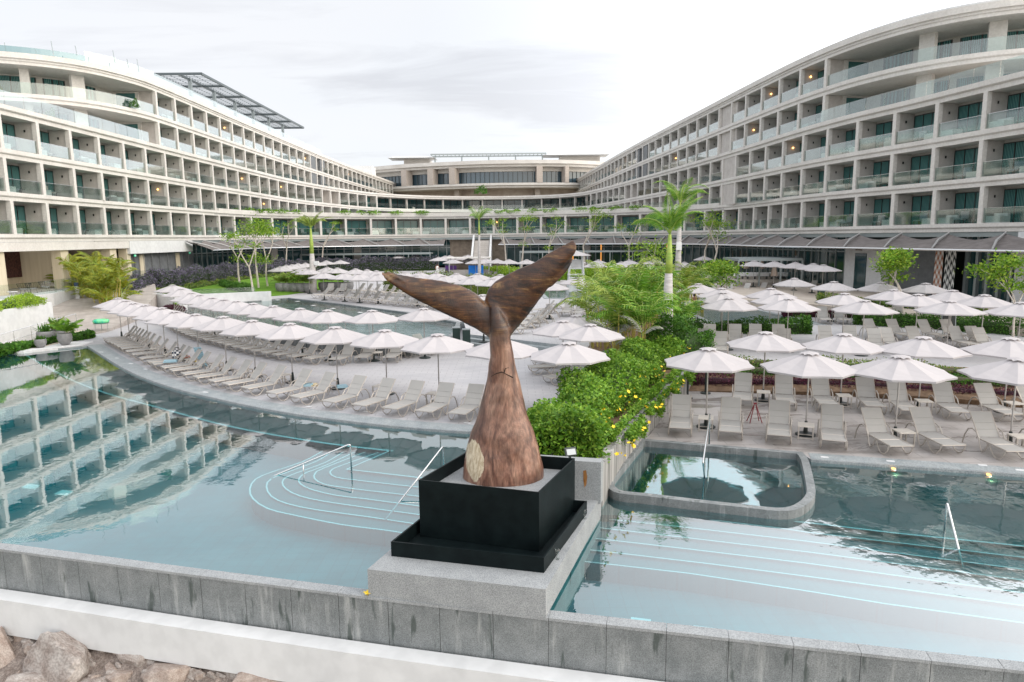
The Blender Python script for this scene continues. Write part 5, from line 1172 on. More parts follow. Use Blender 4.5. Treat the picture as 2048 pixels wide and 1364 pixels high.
for k,(px,Y,h,cr,n,lean,lab) in enumerate([(1015,104,8.5,.4,500,-.1,'thin white-branched tree right of the stairs'),(1042,103,9,.5,700,.1,'thin tree with flat leaf pads right of the stairs'),(1095,98,8,.4,450,.05,'thin tree behind the right half of the tail'),(1172,92,8.5,.5,650,-.1,'pale slender tree behind the lifeguard chair'),(1258,90,8.0,.45,500,0,'white forked tree before the amber lit rooms'),(1410,80,7.5,.4,350,.0,'bare white forked tree at the start of the right wing'),(1425,76,7.2,.7,900,.15,'leaning tree with one dense leaf clump below the right balconies')]):
    p=atY(px,500,Y); tree(lab,p[0],Y,1.0,h,cr,M_ltree,60+k,n,lean,pads=6)
for k,(px,Y,z,h,cr,n,lean,lab) in enumerate([(1455,47,.8,3.3,.42,2300,.02,'leafy young tree with bright crown near the cafe umbrellas'),(1818,41,.5,4.2,.36,2600,-.10,'bright young tree in front of the grey louvre panels'),(2044,36,.5,3.9,.36,2000,.0,'bright young tree cut by the right edge of the picture'),(1325,52,.5,5.2,.5,900,0,'small leafy tree between the royal palms')]):
    p=atY(px,500,Y); tree(lab,p[0],Y,z,h,cr,M_ltree,80+k,n,lean,pads=9,ls=.2,low=.42)
def simple_clump(name,lab,cat,x,y,z,r,h,M,n,ls,group=None):
    t=thing(name,lab,cat,(x,y,z),0,group); P=rng.normal(size=(n,3)); P/=np.linalg.norm(P,axis=1)[:,None]; P*=rng.uniform(.55,1.05,n)[:,None]**.6; P[:,2]=abs(P[:,2]); P*=np.array([r,r,h])*(1+.2*np.sin(P[:,:1]*5+P[:,1:2]*4))
    link('foliage',quadmesh('foliage',leaves(P,ls),M),t); part('stems',MB().tube([(0,0,0),(.05,0,h*.6)],[.04,.02],5),M_bark,t); return t
# greenery along the first floor roof edge and rooftop
k=0; CL=simple_clump('roof_plant','x','plant',0,0,0,1.5,.65,M_lbush,420,.28); reg(CL)
RPX=[505,535,560,590,690,725,748,792,850,905,1005,1030,1070,1105,1160,1190,1230,1270]
for px in RPX:
    side=px<1000; s=s_px(P1,px,10.3,30 if side else 85,95 if side else 160,-.8); p,d,nn=P1.fr(s); q=p-nn*.9; put(CL,q[0],q[1],10.15,px,'green roof plant, %s from the left on the curved first floor roof'%ORD[k],'plants along the curved first floor roof',1); k+=1
p=atY(963,383,176); simple_clump('roof_plant','round bush on the upper curved roof in the centre','plant',p[0],176,17,1.7,2.0,M_ldark,500,.4)
for k,(x,Y,pp) in enumerate(((-70,0,0),)): pass
for k,(px,Y,z) in enumerate(((12,70,20.4),(292,77,20.4),(110,64,17.0))): p=atY(px,300,Y); simple_clump('balcony_plant',('leafy potted plant at the far left of the top terrace','leafy potted plant where the top terrace meets the balconies','small potted plant behind the third floor glass at left')[k],'plant',p[0]-(.8 if k==1 else 0),Y,z,.5,.9,M_ldark,260,.2)
# palm fronds in front of the rocks
V=[]; rb.seed(4)
p0=at(190,1372,-2.2)
for k in range(9): frond(V,p0-np.array([0,.2,.3]),.3+k*.33,rb.uniform(.35,.6),rb.uniform(.7,1.3),1.1,22,.012,.22)
t=thing('young_palm','small yellow green palm poking up before the boulders at bottom left','palm'); link('fronds',quadmesh('fronds',np.array(V),M_lyel),t); part('stem',MB().tube([p0-[0,.2,.7],p0-[0,.2,.3]],[.04,.02],6),M_cane,t)
# ---------------------------------------------------------------- parasols and loungers
def make_umbrella():
    t=thing('parasol','x','parasol'); R=1.43; NZ=8
    c=MB(); rows=4; 
    for i in range(rows+1):
        v=i/rows
        for k in range(NZ*2):
            a=2*math.pi*k/(NZ*2)+math.pi/8; mid=k%2==1; r=(.17+(R-.17)*v)*(math.cos(math.pi/8)*(1-.035*v) if mid else 1); z=2.52-.43*v**1.05-(.035*math.sin(math.pi*v) if mid else 0)-(0.0)
            c.v.append((r*math.cos(a),r*math.sin(a),z))
    n=NZ*2
    for i in range(rows):
        for k in range(n): k2=(k+1)%n; c.f.append((i*n+k,(i+1)*n+k,(i+1)*n+k2,i*n+k2)); c.m.append(0)
    o=len(c.v)
    for k in range(n): x,y,z=c.v[rows*n+k]; c.v.append((x*.998,y*.998,z-.055))
    for k in range(n): k2=(k+1)%n; c.f.append((rows*n+k,o+k,o+k2,rows*n+k2)); c.m.append(0)
    cn=part('canopy',c,M_can,t)
    v=MB(); 
    for i,(r,z) in enumerate(((.02,2.60),(.16,2.575),(.27,2.54))):
        for k in range(24): a=2*math.pi*k/24; rr=r*(1+(.10*math.cos(a*8) if i==2 else 0)); v.v.append((rr*math.cos(a),rr*math.sin(a),z-(.02*math.cos(a*8) if i==2 else 0)))
    for i in range(2):
        for k in range(24): k2=(k+1)%24; v.f.append((i*24+k,(i+1)*24+k,(i+1)*24+k2,i*24+k2)); v.m.append(0)
    v.f.append(tuple(range(24))); v.m.append(0); part('vent_cap',v,M_can,cn)
    part('pole',MB().tube([(0,0,.05),(0,0,2.56)],.024,8),M_pole,t)
    b=MB().lathe([(.30,0),(.30,.03),(.24,.06),(.07,.09),(.045,.42),(.03,.45)],14); part('base',b,M_base,t)
    r=MB()
    for k in range(8):
        a=2*math.pi*k/8+math.pi/8; r.tube([(.03*math.cos(a),.03*math.sin(a),2.46),(1.38*math.cos(a),1.38*math.sin(a),2.06)],.011,4); r.tube([(.03*math.cos(a),.03*math.sin(a),1.95),(.75*math.cos(a),.75*math.sin(a),2.25)],.009,4)
    part('ribs',r,M_pole,t); reg(t); return t
def make_lounger():
    t=thing('sun_lounger','x','sun lounger'); hy=1.22; an=math.radians(52); L=.80
    f=MB()
    for s in (-1,1): f.tube([(s*.31,0,.335),(s*.31,hy,.335)],.022,6)
    for y in (.01,.62,hy): f.tube([(-.31,y,.33),(.31,y,.33)],.018,5)
    for s in (-1,1): f.tube([(s*.29,hy-.02,.34),(s*.29,hy+L*math.cos(an),.34+L*math.sin(an))],.019,6)
    f.tube([(-.29,hy+L*math.cos(an),.34+L*math.sin(an)),(.29,hy+L*math.cos(an),.34+L*math.sin(an))],.018,5); f.tube([(0,hy+.45*math.cos(an),.3+.45*math.sin(an)),(0,hy+.55,.16)],.012,4)
    part('frame',f,M_lframe,t)
    m=MB(); 
    for i in range(7):
        y=hy*i/6; z=.352-.018*math.sin(math.pi*i/6); m.v+=[(-.30,y,z),(.30,y,z),(-.30,y,z-.012),(.30,y,z-.012)]
    for i in range(6): a=i*4; b=a+4; m.f+=[(a,a+1,b+1,b),(a+2,b+2,b+3,a+3),(a,b,b+2,a+2),(a+1,a+3,b+3,b+1)]; m.m+=[0]*4
    m.f+=[(0,2,3,1),(24,25,27,26)]; m.m+=[0,0]; part('seat',m,M_sling,t)
    bk=MB(); bk.box((0,hy+L/2*math.cos(an),.355+L/2*math.sin(an)),(.575,L-.02,.014),0,0,an)
    for q in (.3,.55): bk.box((0,hy+L*q*math.cos(an)-.006,.36+L*q*math.sin(an)+.006),(.575,.012,.012),0,0,an)
    part('backrest',bk,M_sling,t)
    for s in (-1,1):
        part('front_leg',MB().tube([(s*.33,.03,.33),(s*.335,.07,.18),(s*.34,.2,.05),(s*.34,.34,.02),(s*.34,.47,.07),(s*.335,.60,.2),(s*.33,.66,.32)],.017,5),M_lframe,t)
        part('armrest',MB().tube([(s*.335,.72,.31),(s*.345,.80,.12),(s*.35,.93,.025),(s*.35,1.03,.14),(s*.355,1.10,.36),(s*.355,1.22,.50),(s*.355,1.42,.56),(s*.355,1.60,.50),(s*.35,1.74,.30),(s*.35,1.82,.02)],.021,5),M_lframe,t)
    reg(t); return t
def make_table():
    t=thing('side_table','x','side table'); part('table_top',MB().box((0,0,.42),(.46,.46,.035)),M_tbl,t)
    for a in (-1,1):
        for b in (-1,1): part('leg',MB().box((a*.2,b*.2,.205),(.035,.035,.395)),M_lframe,t)
    part('lower_frame',MB().box((0,-.2,.06),(.365,.025,.025)).box((0,.2,.06),(.365,.025,.025)),M_lframe,t); reg(t); return t
PU,PLg,PT=make_umbrella(),make_lounger(),make_table()
first={}
def place(pr,x,y,z,rz,lab,group,sc_=None):
    if pr.name not in first:
        first[pr.name]=1; pr.location=(x,y,z); pr.rotation_euler=(0,0,rz); pr['label']=lab; pr['group']=group; return pr
    return copy_tree(pr,(x,y,z),rz,lab,None,group,sc_)
def umb(px,py,z,lab,group,sc_=1):
    p=at(px,py,z+2.58*sc_); place(PU,p[0],p[1],z,rb.uniform(-.12,.12)+math.atan2(-p[0],p[1])*.4,lab,group,sc_ if sc_!=1 else None); return p
def lounger(x,y,z,rz,lab,group): place(PLg,x,y,z,rz,lab,group)
# front curved row
EP=Path(EDGE)
R1=[(236,595.5),(252,600),(268,605),(290.5,609),(323,615),(350,622),(391,627.5),(446,632.4),(504,640),(579,646),(670,653),(769.5,659),(875,667.5),(1005,676)]
G1='parasols in the front row along the curved pool edge'
pos=[umb(px,py,0,'white parasol, %s from the left in the front row along the curved pool'%ORD[k],G1) for k,(px,py) in enumerate(R1)]
def foot_rz(n): return math.atan2(-n[0],-n[1])*-1   # lounger foot (local -y) looks along n
def rzdir(dx,dy): return math.atan2(dy,dx)+math.pi/2   # rotate local -y onto (dx,dy)
S1=[EP.near(p) for p in pos]
# nearest arc parameter by normal projection
def proj_s(P,q): d=np.linalg.norm(P.P-np.array(q[:2]),axis=1); return P.S[d.argmin()]
S1=[proj_s(EP,p) for p in pos]; LS=[]
for k,s in enumerate(S1):
    LS+= [s-.68,s+.68]
    if k<len(S1)-1 and S1[k+1]-s>3.1: LS.append((s+S1[k+1])/2)
LS=sorted(x for x in LS if x<EP.L-.3)
k=0; last=-9
for s in LS:
    if s-last<.78: s=last+.78
    last=s; p,d,nn=EP.fr(min(max(s,0.2),EP.L-.2)); q=p-nn*.85; 
    lounger(q[0],q[1],0,rzdir(nn[0],nn[1])+rb.uniform(-.03,.03)-.10,'grey sling lounger, %s from the left in the front row at the curved pool edge'%ORD[k],'loungers in the front row at the curved pool edge'); k+=1
NF=k
for k,p in enumerate(pos):
    if k>=4: 
        _,_,nn=EP.fr(S1[k]); q=np.array(p[:2])+nn*.45; place(PT,q[0],q[1],0,rzdir(nn[0],nn[1]),'small beige table at the pole of parasol number %s in the front curved row'%ORD[k].replace('th','th'),'tables in the front curved row')
# second row along the raised pool
R2=[(345,569.5),(362,577),(383,585),(400,589),(424,594.5),(448,598),(473,601),(506,606),(547,611),(600,616),(655,619.5),(744,620),(847,616)]
G2='parasols along the raised pool wall'
pos2=[umb(px,py,0,'white parasol, %s from the left in the second row along the raised pool wall'%ORD[k],G2) for k,(px,py) in enumerate(R2)]
C2=Path([tuple(p[:2]) for p in pos2][:12]); k=0; s=.2
while s<C2.L-1.1:
    p,d,nn=C2.fr(s); q=p+nn*1.55+d*.0; lounger(q[0],q[1],0,rzdir(nn[0],nn[1])-.15+rb.uniform(-.03,.03),'grey sling lounger, %s from the far left in the second row by the raised pool'%ORD[k],'loungers by the raised pool wall'); k+=1; s+=1.02
for px,py,lab in ((722,716,'lounger facing the camera, left one of the pair before the raised pool wall'),(778,716,'lounger facing the camera, right one of the pair before the raised pool wall')):
    p=at(px,py+12,0); lounger(p[0],p[1],0,rzdir(-.1,-1),lab,'loungers by the raised pool wall')
p=at(748,728,0); place(PT,p[0],p[1]+1.0,0,0,'small beige table between the two loungers facing the camera','tables on the main deck')
for px,py,lab in ((835,706,'lounger half hidden under the parasol left of the tail'),(880,700,'lounger just right of the half hidden one left of the tail')): p=at(px,py+10,0); lounger(p[0],p[1],0,rzdir(.8,-.6),lab,'loungers by the raised pool wall')
# loungers and parasols beside the planter, right of the tail
for px,py,lab in ((1138,684,'large white parasol in front beside the bright hedge right of the tail'),(1181,648,'white parasol right of the tail overlapping the palm fronds'),(1126,640.5,'white parasol just right of the tail stem behind the nearest one'),(1153,630,'farthest greyish parasol of the cluster right of the tail')): umb(px,py,0,lab,'parasols right of the tail')
for k,(px,py) in enumerate(((1058,748),(1066,736),(1076,727),(1092,770))): p=at(px,py,0); lounger(p[0],p[1],0,rzdir(-1,-.18 if k<3 else -.5),'lounger side-on beside the bright hedge, %s nearest the tail stem'%ORD[k],'loungers beside the planter hedge')
# front right deck
ang=[-.34,-.36,-.06,-.22]
RF=[(1417,695.5),(1620,704),(1802,710.6),(2037,716)]; RBk=[(1532,663.5),(1689,667),(1848,673),(2022,675)]
for row,(R_,nm,aa) in enumerate(((RF,'front',[-.30,-.40,.02,-.08]),(RBk,'rear',[-.33,-.20,-.20,-.02]))):
    for k,(px,py) in enumerate(R_):
        p=umb(px,py,0,'large white parasol, %s from the left in the %s row on the right deck'%(ORD[k],nm),'parasols on the front right deck'); a=aa[k]
        dd=np.array([math.sin(a),-math.cos(a)]); sd=np.array([dd[1]*-1,dd[0]])
        for j,sg in enumerate((-1,1)):
            q=p[:2]+sd*sg*-.0+np.array([math.cos(a),math.sin(a)])*sg*.73+dd*1.55
            lounger(q[0],q[1],.006,rzdir(dd[0],dd[1])+rb.uniform(-.04,.04),'grey lounger, %s of the pair under the %s parasol, %s row'%(('left','right')[j],ORD[k],('front right deck','rear right deck')[row]),'loungers on the front right deck')
        q=p[:2]+dd*.42; place(PT,q[0],q[1],.006,a,'beige side table under the %s parasol of the %s row on the right deck'%(ORD[k],nm),'side tables on the right deck')
# second right terrace
T2=[(1730,600),(1901,601),(1690,586),(1837,588),(1970,589),(1788,578.6),(1906,580),(1763,564),(1852,566),(1668,562.7),(2044,604),(1458,595),(1446,584),(1444,576),(1578,596),(1559,585.5),(1542,576),(1589,556)]
T2=sorted(T2,key=lambda q:q[0])
for k,(px,py) in enumerate(T2): umb(px,py,.5,'white parasol, %s from the left on the second right hand terrace'%ORD[k],'parasols on the second right terrace')
LT=[(1417,693,-.3),(1470,693,-.3),(1440,712,-.3),(1405,705,-.3),(1512,693,-.3),(1560,694,-.3),(1572,705,-.3),(1660,698,-.25),(1712,698,-.25),(1760,706,-.3),
 (1653,648,-.25),(1690,648,-.2),(1742,646,.0),(1785,646,.0),(1822,648,0),(1868,648,0),(1772,680,.1),(1818,681,.05),(1886,682,.1),(1928,682,.0),(1860,700,0),(1948,700,0),(1806,704,0),(1984,700,0),(2000,704,0)]
LT=sorted(LT,key=lambda q:q[0])
for k,(px,py,a) in enumerate(LT): p=at(px,py+2,.5); lounger(p[0],p[1],.5,rzdir(math.sin(a),-math.cos(a)),'grey lounger, %s from the left on the second right hand terrace'%ORD[k],'loungers on the second right terrace')
# cafe terrace and other far groups
TC=[(1647,529),(1627,526.6),(1591,524),(1549,522),(1508.5,521),(1472,521),(1408,512),(1444,526),(1369,524),(1308,518.7),(1294,527),(1259,519.5),(1243,523.5),(1197,519.5),(1190,524),(1397,567)]
TC=sorted(TC,key=lambda q:q[0])
for k,(px,py) in enumerate(TC): umb(px,py,1.0 if px>1500 else (.8 if py<560 else .5),'small distant white parasol, %s from the left before the right wing rooms'%ORD[k],'distant parasols before the right wing')
FARL=[(-.55,-.8)]
for k in range(8): p=at(1375+k*34,592-k*1.5+ (0),1.0 if 0 else .55); lounger(p[0],p[1],.5,rzdir(-.75,-.65),'distant grey lounger, %s from the left in the row before the cafe'%ORD[k],'distant loungers before the cafe')
def closed_umb(px,py,lab):
    p=at(px,py,3.0); t=thing('closed_parasol',lab,'parasol',(p[0],p[1],1.0),0,'closed beige cafe parasols'); part('folded_canopy',MB().lathe([(.36,.95),(.34,1.1),(.22,1.7),(.10,2.2),(.03,2.35)],9),mat('beige_canvas',(.42,.33,.27),.9),t); part('pole',MB().tube([(0,0,0),(0,0,2.4)],.025,6),M_pole,t); part('base',MB().lathe([(.28,0),(.28,.05),(.05,.09)],12),M_base,t)
for k,(px,py) in enumerate(((1494,520),(1525,520),(1549,531))): closed_umb(px,py,'closed beige cafe parasol, %s from the left under the dining canopy'%ORD[k])
for k in range(6):
    p=at(1478+k*24,558,1.0); t=thing('dining_table','white laid dining table, %s from the left under the grey dining canopy'%ORD[k],'table',(p[0],p[1],1.0),0,'dining tables under the canopy'); part('tablecloth',MB().box((0,0,.55),(1.1,.8,.42)),M_whitecloth,t)
    for a in (-.4,.4): part('leg',MB().box((a,0,.17),(.06,.5,.34)),M_frame,t)
# far left groups
UA=[(717,547),(754,548),(646,544.5),(687,545.7),(617,537.5),(607,535),(654,534),(674.5,535.4),(711,537),(734,539),(752.6,541),(808.6,544),(839,544),(832.7,550),(872,545),(886.6,551),(913,546.5),(941.5,553.5),(954.7,547),(985,556),(1001,548.7),(1099,563),(1154.6,553.5),(966,589)]
UA=sorted(UA,key=lambda q:q[0])
for k,(px,py) in enumerate(UA): umb(px,py,.5,'mid-distance white parasol, %s from the left on the upper pool terrace'%ORD[k],'parasols on the upper pool terrace')
UB=[(560,533),(572,530),(584,528.6),(596,526.6),(611,525.7),(633,523),(652.5,521),(680.6,520)]
for k,(px,py) in enumerate(UB): umb(px,py,.5,'distant white parasol, %s from the left in the arc behind the potted palms'%ORD[k],'parasols in the arc behind the potted palms')
UC=[(798,509.6),(832,509),(876.7,514),(890,511.5),(899,510.7),(906,518),(929,511.8),(936,509.6),(938,515.7),(951,518.8),(971,517),(994,517.7),(1018.4,518.5),(1053.6,518.8),(1151,518)]
for k,(px,py) in enumerate(UC): umb(px,py,.8,'tiny distant white parasol, %s from the left on the farthest terrace'%ORD[k],'parasols on the farthest terrace')
def row(a,b,n,z,d,lab,group):
    for k in range(n):
        t=k/(n-1); p=at(a[0]+(b[0]-a[0])*t,a[1]+(b[1]-a[1])*t,z); lounger(p[0],p[1],z,rzdir(*d)+rb.uniform(-.04,.04),lab%ORD[k],group)
row((626,597),(905,625),15,.5,(-.75,-.66),'grey lounger, %s from the left in the nearer row across the upper pool','loungers across the upper pool')
row((700,587),(905,602),14,.5,(-.75,-.66),'grey lounger, %s from the left in the farther row across the upper pool','loungers across the upper pool')
row((655,588),(680,588),2,.5,(0,-1),'grey lounger beside the potted palms facing the camera, %s one','loungers beside the potted palms')
row((800,542),(852,541),4,.8,(0,-1),'tiny grey lounger on the far lawn edge, %s from the left','loungers on the far lawn edge')
row((905,548),(970,560),9,.8,(-.8,-.6),'tiny brown-grey lounger, %s from the left near the far bar','loungers near the far bar')
row((1040,655),(1092,617),5,.5,(-1,-.1),'lounger with its side to the camera right of the tail, %s from the front','loungers right of the tail on the upper terrace')
row((1010,668),(1062,628),5,.5,(-1,-.1),'lounger in the left column behind the tail, %s from the front','loungers behind the tail')
row((1128,634),(1178,637),3,.5,(-.3,-1),'lounger before the shallow back pool right of the tail, %s from left','loungers before the back pool')
row((1105,582),(1180,578),5,.5,(-.2,-1),'distant lounger behind the back pool, %s from the left','loungers behind the back pool')
for px,py,lab in ((1083,612,'white parasol pole cluster parasol right of the tail over the side-on loungers'),): pass
# ---------------------------------------------------------------- bins, signs, small things
def bins(px,py,lab):
    p=at(px,py,.5); t=thing('waste_bin',lab,'bin',(p[0],p[1],.0 if py>640 else .5),.1); z=.36
    part('body',MB().box((0,0,.55),(.42,.42,1.05)),M_binm,t); part('lid',MB().box((0,0,1.10),(.44,.44,.045)),M_alu,t); part('feet',MB().box((0,0,.012),(.36,.36,.022)),M_frame,t)
bins(913,676,'dark green waste bin, left one of the pair beside the tail'); bins(933,680,'dark green waste bin, right one of the pair beside the tail'); bins(1641,608,'black bin at the edge of the second terrace')
af=thing('a_frame_stand','small dark red folding A-frame stand on the right deck','stand'); p=at(1512,847,0); af.location=(p[0],p[1]+.15,.006)
for s in (-1,1):
    part('leg',MB().tube([(s*.20,-.15,0),(s*.02,0,.62)],.016,5),M_red,af); part('leg',MB().tube([(s*.20,.15,0),(s*.02,0,.62)],.016,5),M_red,af)
part('top_bar',MB().box((0,0,.63),(.10,.05,.04)),M_red,af)
for px,py,h,lab in ((1375,797,1.05,'thin black post at the corner of the raised planter'),(1411,787,1.25,'black post in front of the plum hedge under the first parasol')):
    p=at(px,py,0); t=thing('signpost',lab,'post',(p[0],p[1],.006)); part('pole',MB().tube([(0,0,0),(0,0,h)],.04,8),M_base,t); part('foot',MB().lathe([(.2,0),(.2,.03),(.05,.05)],12),M_base,t)
p=at(1895,672,.5); t=thing('easel_sign','dark easel sign board on the second right terrace','sign',(p[0],p[1],.5),-.2); part('board',MB().box((0,0,.95),(.62,.04,.9),0,0,-.12),M_base,t); part('frame',MB().box((0,.03,.95),(.72,.03,1.0),0,0,-.12),M_alu,t)
for a in (-.28,.28): part('leg',MB().tube([(a,-.1,0),(a,.05,.6)],.018,5),M_alu,t)
p=at(158,617,.3); t=thing('bollard_sign','small blue topped sign bollard on the left path','sign',(p[0],p[1],float(np.interp(p[1],[42,47,62,70],[.01,.15,1.35,1.8])))); part('post',MB().box((0,0,.55),(.3,.12,1.1)),M_white,t); part('blue_panel',MB().box((0,-.0,1.25),(.34,.13,.32)),mat('navy_panel',(.03,.06,.12),.5),t)
p=at(204,664,0); t=thing('ring_table','light wire table holding the inflatable ring','table',(p[0],p[1],0)); part('top',MB().lathe([(.48,.58),(.48,.61)],20),M_alu,t)
for k in range(6): a=k*1.047; part('leg',MB().tube([(.42*math.cos(a),.42*math.sin(a),0),(.42*math.cos(a),.42*math.sin(a),.58)],.012,4),M_alu,t)
def torus(R,r,z,n=24,m=10):
    mb=MB()
    for i in range(n):
        for j in range(m):
            a=2*math.pi*i/n; b=2*math.pi*j/m; mb.v.append(((R+r*math.cos(b))*math.cos(a),(R+r*math.cos(b))*math.sin(a),z+r*math.sin(b)))
    for i in range(n):
        for j in range(m): mb.f.append((i*m+j,((i+1)%n)*m+j,((i+1)%n)*m+(j+1)%m,i*m+(j+1)%m)); mb.m.append(0)
    return mb
M_ring=speck('green_marbled_vinyl',(.0,.42,.32),(.25,.75,.30),2.5,.25); o=link('inflatable_ring',torus(.38,.13,.0).mesh('inflatable_ring',M_ring,True),None,(p[0],p[1],.745)); tag(o,'green and turquoise inflatable ring lying on the small wire table','swim ring')
# towels, bag, bottle, hat on the front row
def towel(px,py,z,lab,M=None,s=(.42,.3,.10),rz=.3):
    p=at(px,py,z); me=MB(); 
    for k in range(3): me.box((rb.uniform(-.02,.02),rb.uniform(-.02,.02),.02+k*.032),(s[0]*(1-.06*k),s[1]*(1-.05*k),.03),rz+k*.04)
    o=link('towel',me.mesh('towel',M or M_towel),None,tuple(p)); tag(o,lab,'towel')
towel(617,772,.37,'folded blue grey towel on the front row lounger left of the straw hat'); towel(684,775,.37,'folded blue grey towel on the lounger right of the blue bottle'); towel(341,724,.37,'crumpled pale blue towel on the lounger beside the striped bag',None,(.6,.4,.1)); towel(372,716,.40,'red towel between the striped bag and the hanging blue towel',mat('coral_towel',(.75,.16,.10),.9),(.35,.2,.1)); towel(388,723,.38,'small yellow towel on a lounger in the front row',mat('yellow_towel',(.8,.6,.05),.9),(.2,.15,.1))
p=at(396,712,.55); mb=MB()
for k in range(9): mb.box((0+.03*k,0,.45-.1*k+.35),(.34,.05+.01*k,.12),.2,0,.5)
o=link('beach_towel',mb.mesh('beach_towel',M_towel),None,(p[0],p[1],.12)); tag(o,'blue towel draped over a raised lounger back in the front row','towel')
p=at(355,716,.38); bg_=thing('tote_bag','black and white checked tote bag standing on a front row lounger','bag',tuple(p)); M_chk=mat('checked_cloth',(.8,.8,.8),.9); T=NT(M_chk); ck_=T.n('ShaderNodeTexChecker'); ck_.inputs['Scale'].default_value=9; ck_.inputs[1].default_value=(.85,.85,.85,1); ck_.inputs[2].default_value=(.02,.03,.06,1); T.l(T.coord(),ck_.inputs[0]); T.base(ck_.outputs[0])
part('body',MB().box((0,0,.2),(.42,.16,.38),.3),M_chk,bg_); 
for s in (-.06,.06): part('handle',MB().tube([(-.1,s,.38),(-.08,s,.52),(.08,s,.52),(.1,s,.38)],.012,5),M_base,bg_)
p=at(655,766,.44); t=thing('water_bottle','blue plastic water bottle on the small table in the front row','bottle',(p[0],p[1],.44)); part('body',MB().lathe([(.035,0),(.038,.16),(.015,.21),(.014,.23)],12),M_water_bottle,t,True); part('cap',MB().lathe([(.017,.23),(.017,.25)],10),M_whitecloth,t)
p=at(631,771,.42); t=thing('straw_hat','small straw hat lying beside the folded towel on a lounger','hat',(p[0],p[1],.41)); part('brim',MB().lathe([(.17,0),(.17,.012)],18),M_straw,t); part('crown',MB().lathe([(.095,.012),(.09,.09),(.06,.11)],16),M_straw,t,True)
# deck edge lights flush in the paving
for k,(px,py) in enumerate(((203,704),(234,716),(262,727),(292,738),(411,784),(536,790),(617,813),(690,813),(733,823),(935,846))):
    p=at(px,py,.02); o=link('deck_marker',MB().box((0,0,.006),(.24,.10,.012),0).mesh('deck_marker',M_white),None,(p[0],p[1],.012),math.atan2(-.4,1)); tag(o,'small white marker tile set in the curved pool edge, %s from the left'%ORD[k],'marker','marker tiles along the curved pool edge')
for k,(px,py) in enumerate(((1649,914),(1781,922),(1965,930),(2040,940))):
    p=at(px,py,.02); o=link('deck_marker',MB().box((0,0,.006),(.2,.10,.012)).mesh('deck_marker',M_white),None,(p[0],p[1],.014),-.26); tag(o,'small white marker tile on the right deck edge, %s from the left'%ORD[k],'marker','marker tiles along the right deck edge')
for k,(px,py) in enumerate(((555,600),(595,603),(627,611),(666,617),(720,625),(784,632))):
    p=at(px,py,.56); o=link('deck_marker',MB().box((0,0,0),(.35,.35,.02)).mesh('deck_marker',M_white),None,(p[0],p[1],.572),-.7); tag(o,'white tile on the far rim of the upper pool, %s from the left'%ORD[k],'marker','white tiles on the far rim of the upper pool')
# lifeguard chair
p=at(1152,588,.5); lc=thing('lifeguard_chair','tall white wooden lifeguard chair behind the tail tip','lifeguard chair',(p[0],p[1],.5))
for a in (-.75,.75):
    for b in (-.5,.5): part('post',MB().tube([(a*1.1,b*1.1,0),(a*.75,b*.7,3.9)],.08,4),M_white,lc)
part('platform',MB().box((0,0,1.9),(1.6,1.2,.12)),M_white,lc); part('seat',MB().box((0,.1,2.5),(1.2,.8,.1)),M_white,lc); part('seat_back',MB().box((0,.5,2.95),(1.2,.08,.8)),M_white,lc); part('side_panels',MB().box((0,-.62,1.0),(1.5,.05,1.5)),M_white,lc); part('ladder',MB().box((0,-.75,.5),(.5,.06,.06)).box((0,-.75,.9),(.5,.06,.06)).box((0,-.75,1.3),(.5,.06,.06)),M_white,lc); part('sunshade',MB().lathe([(1.5,3.75),(.05,4.2),(.02,4.3)],8),M_can,lc)
# far bar shelter with people
p=at(935,560,.8); br_=thing('bar_hut','small open bar hut under the far parasols with hanging cloths','bar',(p[0],p[1]+4,.8))
part('counter',MB().box((0,0,.55),(5,.6,1.1)),M_tan,br_); part('back_wall',MB().box((-.5,2.2,1.1),(4.5,.15,2.2)),M_brown,br_)
for a in (-2.6,2.6):
    for b in (-.2,2.3): part('post',MB().box((a,b,1.3),(.14,.14,2.6)),M_white,br_)
part('roof',MB().box((0,1,2.66),(5.8,3.2,.12)),M_cream,br_)
p=at(952,540,2.0); o=link('blue_cloth',MB().box((0,0,0),(1.9,.05,1.15)).box((.3,.03,-.05),(1.2,.05,1.2)).mesh('blue_cloth',M_blue),None,(p[0],p[1],2.0)); tag(o,'bright blue cloth hanging at the far bar','cloth')
p=at(902,538,2.0); o=link('purple_cloth',MB().box((0,0,0),(1.5,.05,.9)).box((.2,.03,-.05),(.9,.05,1.0)).mesh('purple_cloth',mat('purple_cloth',(.12,.05,.22),.9)),None,(p[0],p[1],2.0)); tag(o,'dark purple cloth hanging left of the bright blue cloth','cloth')
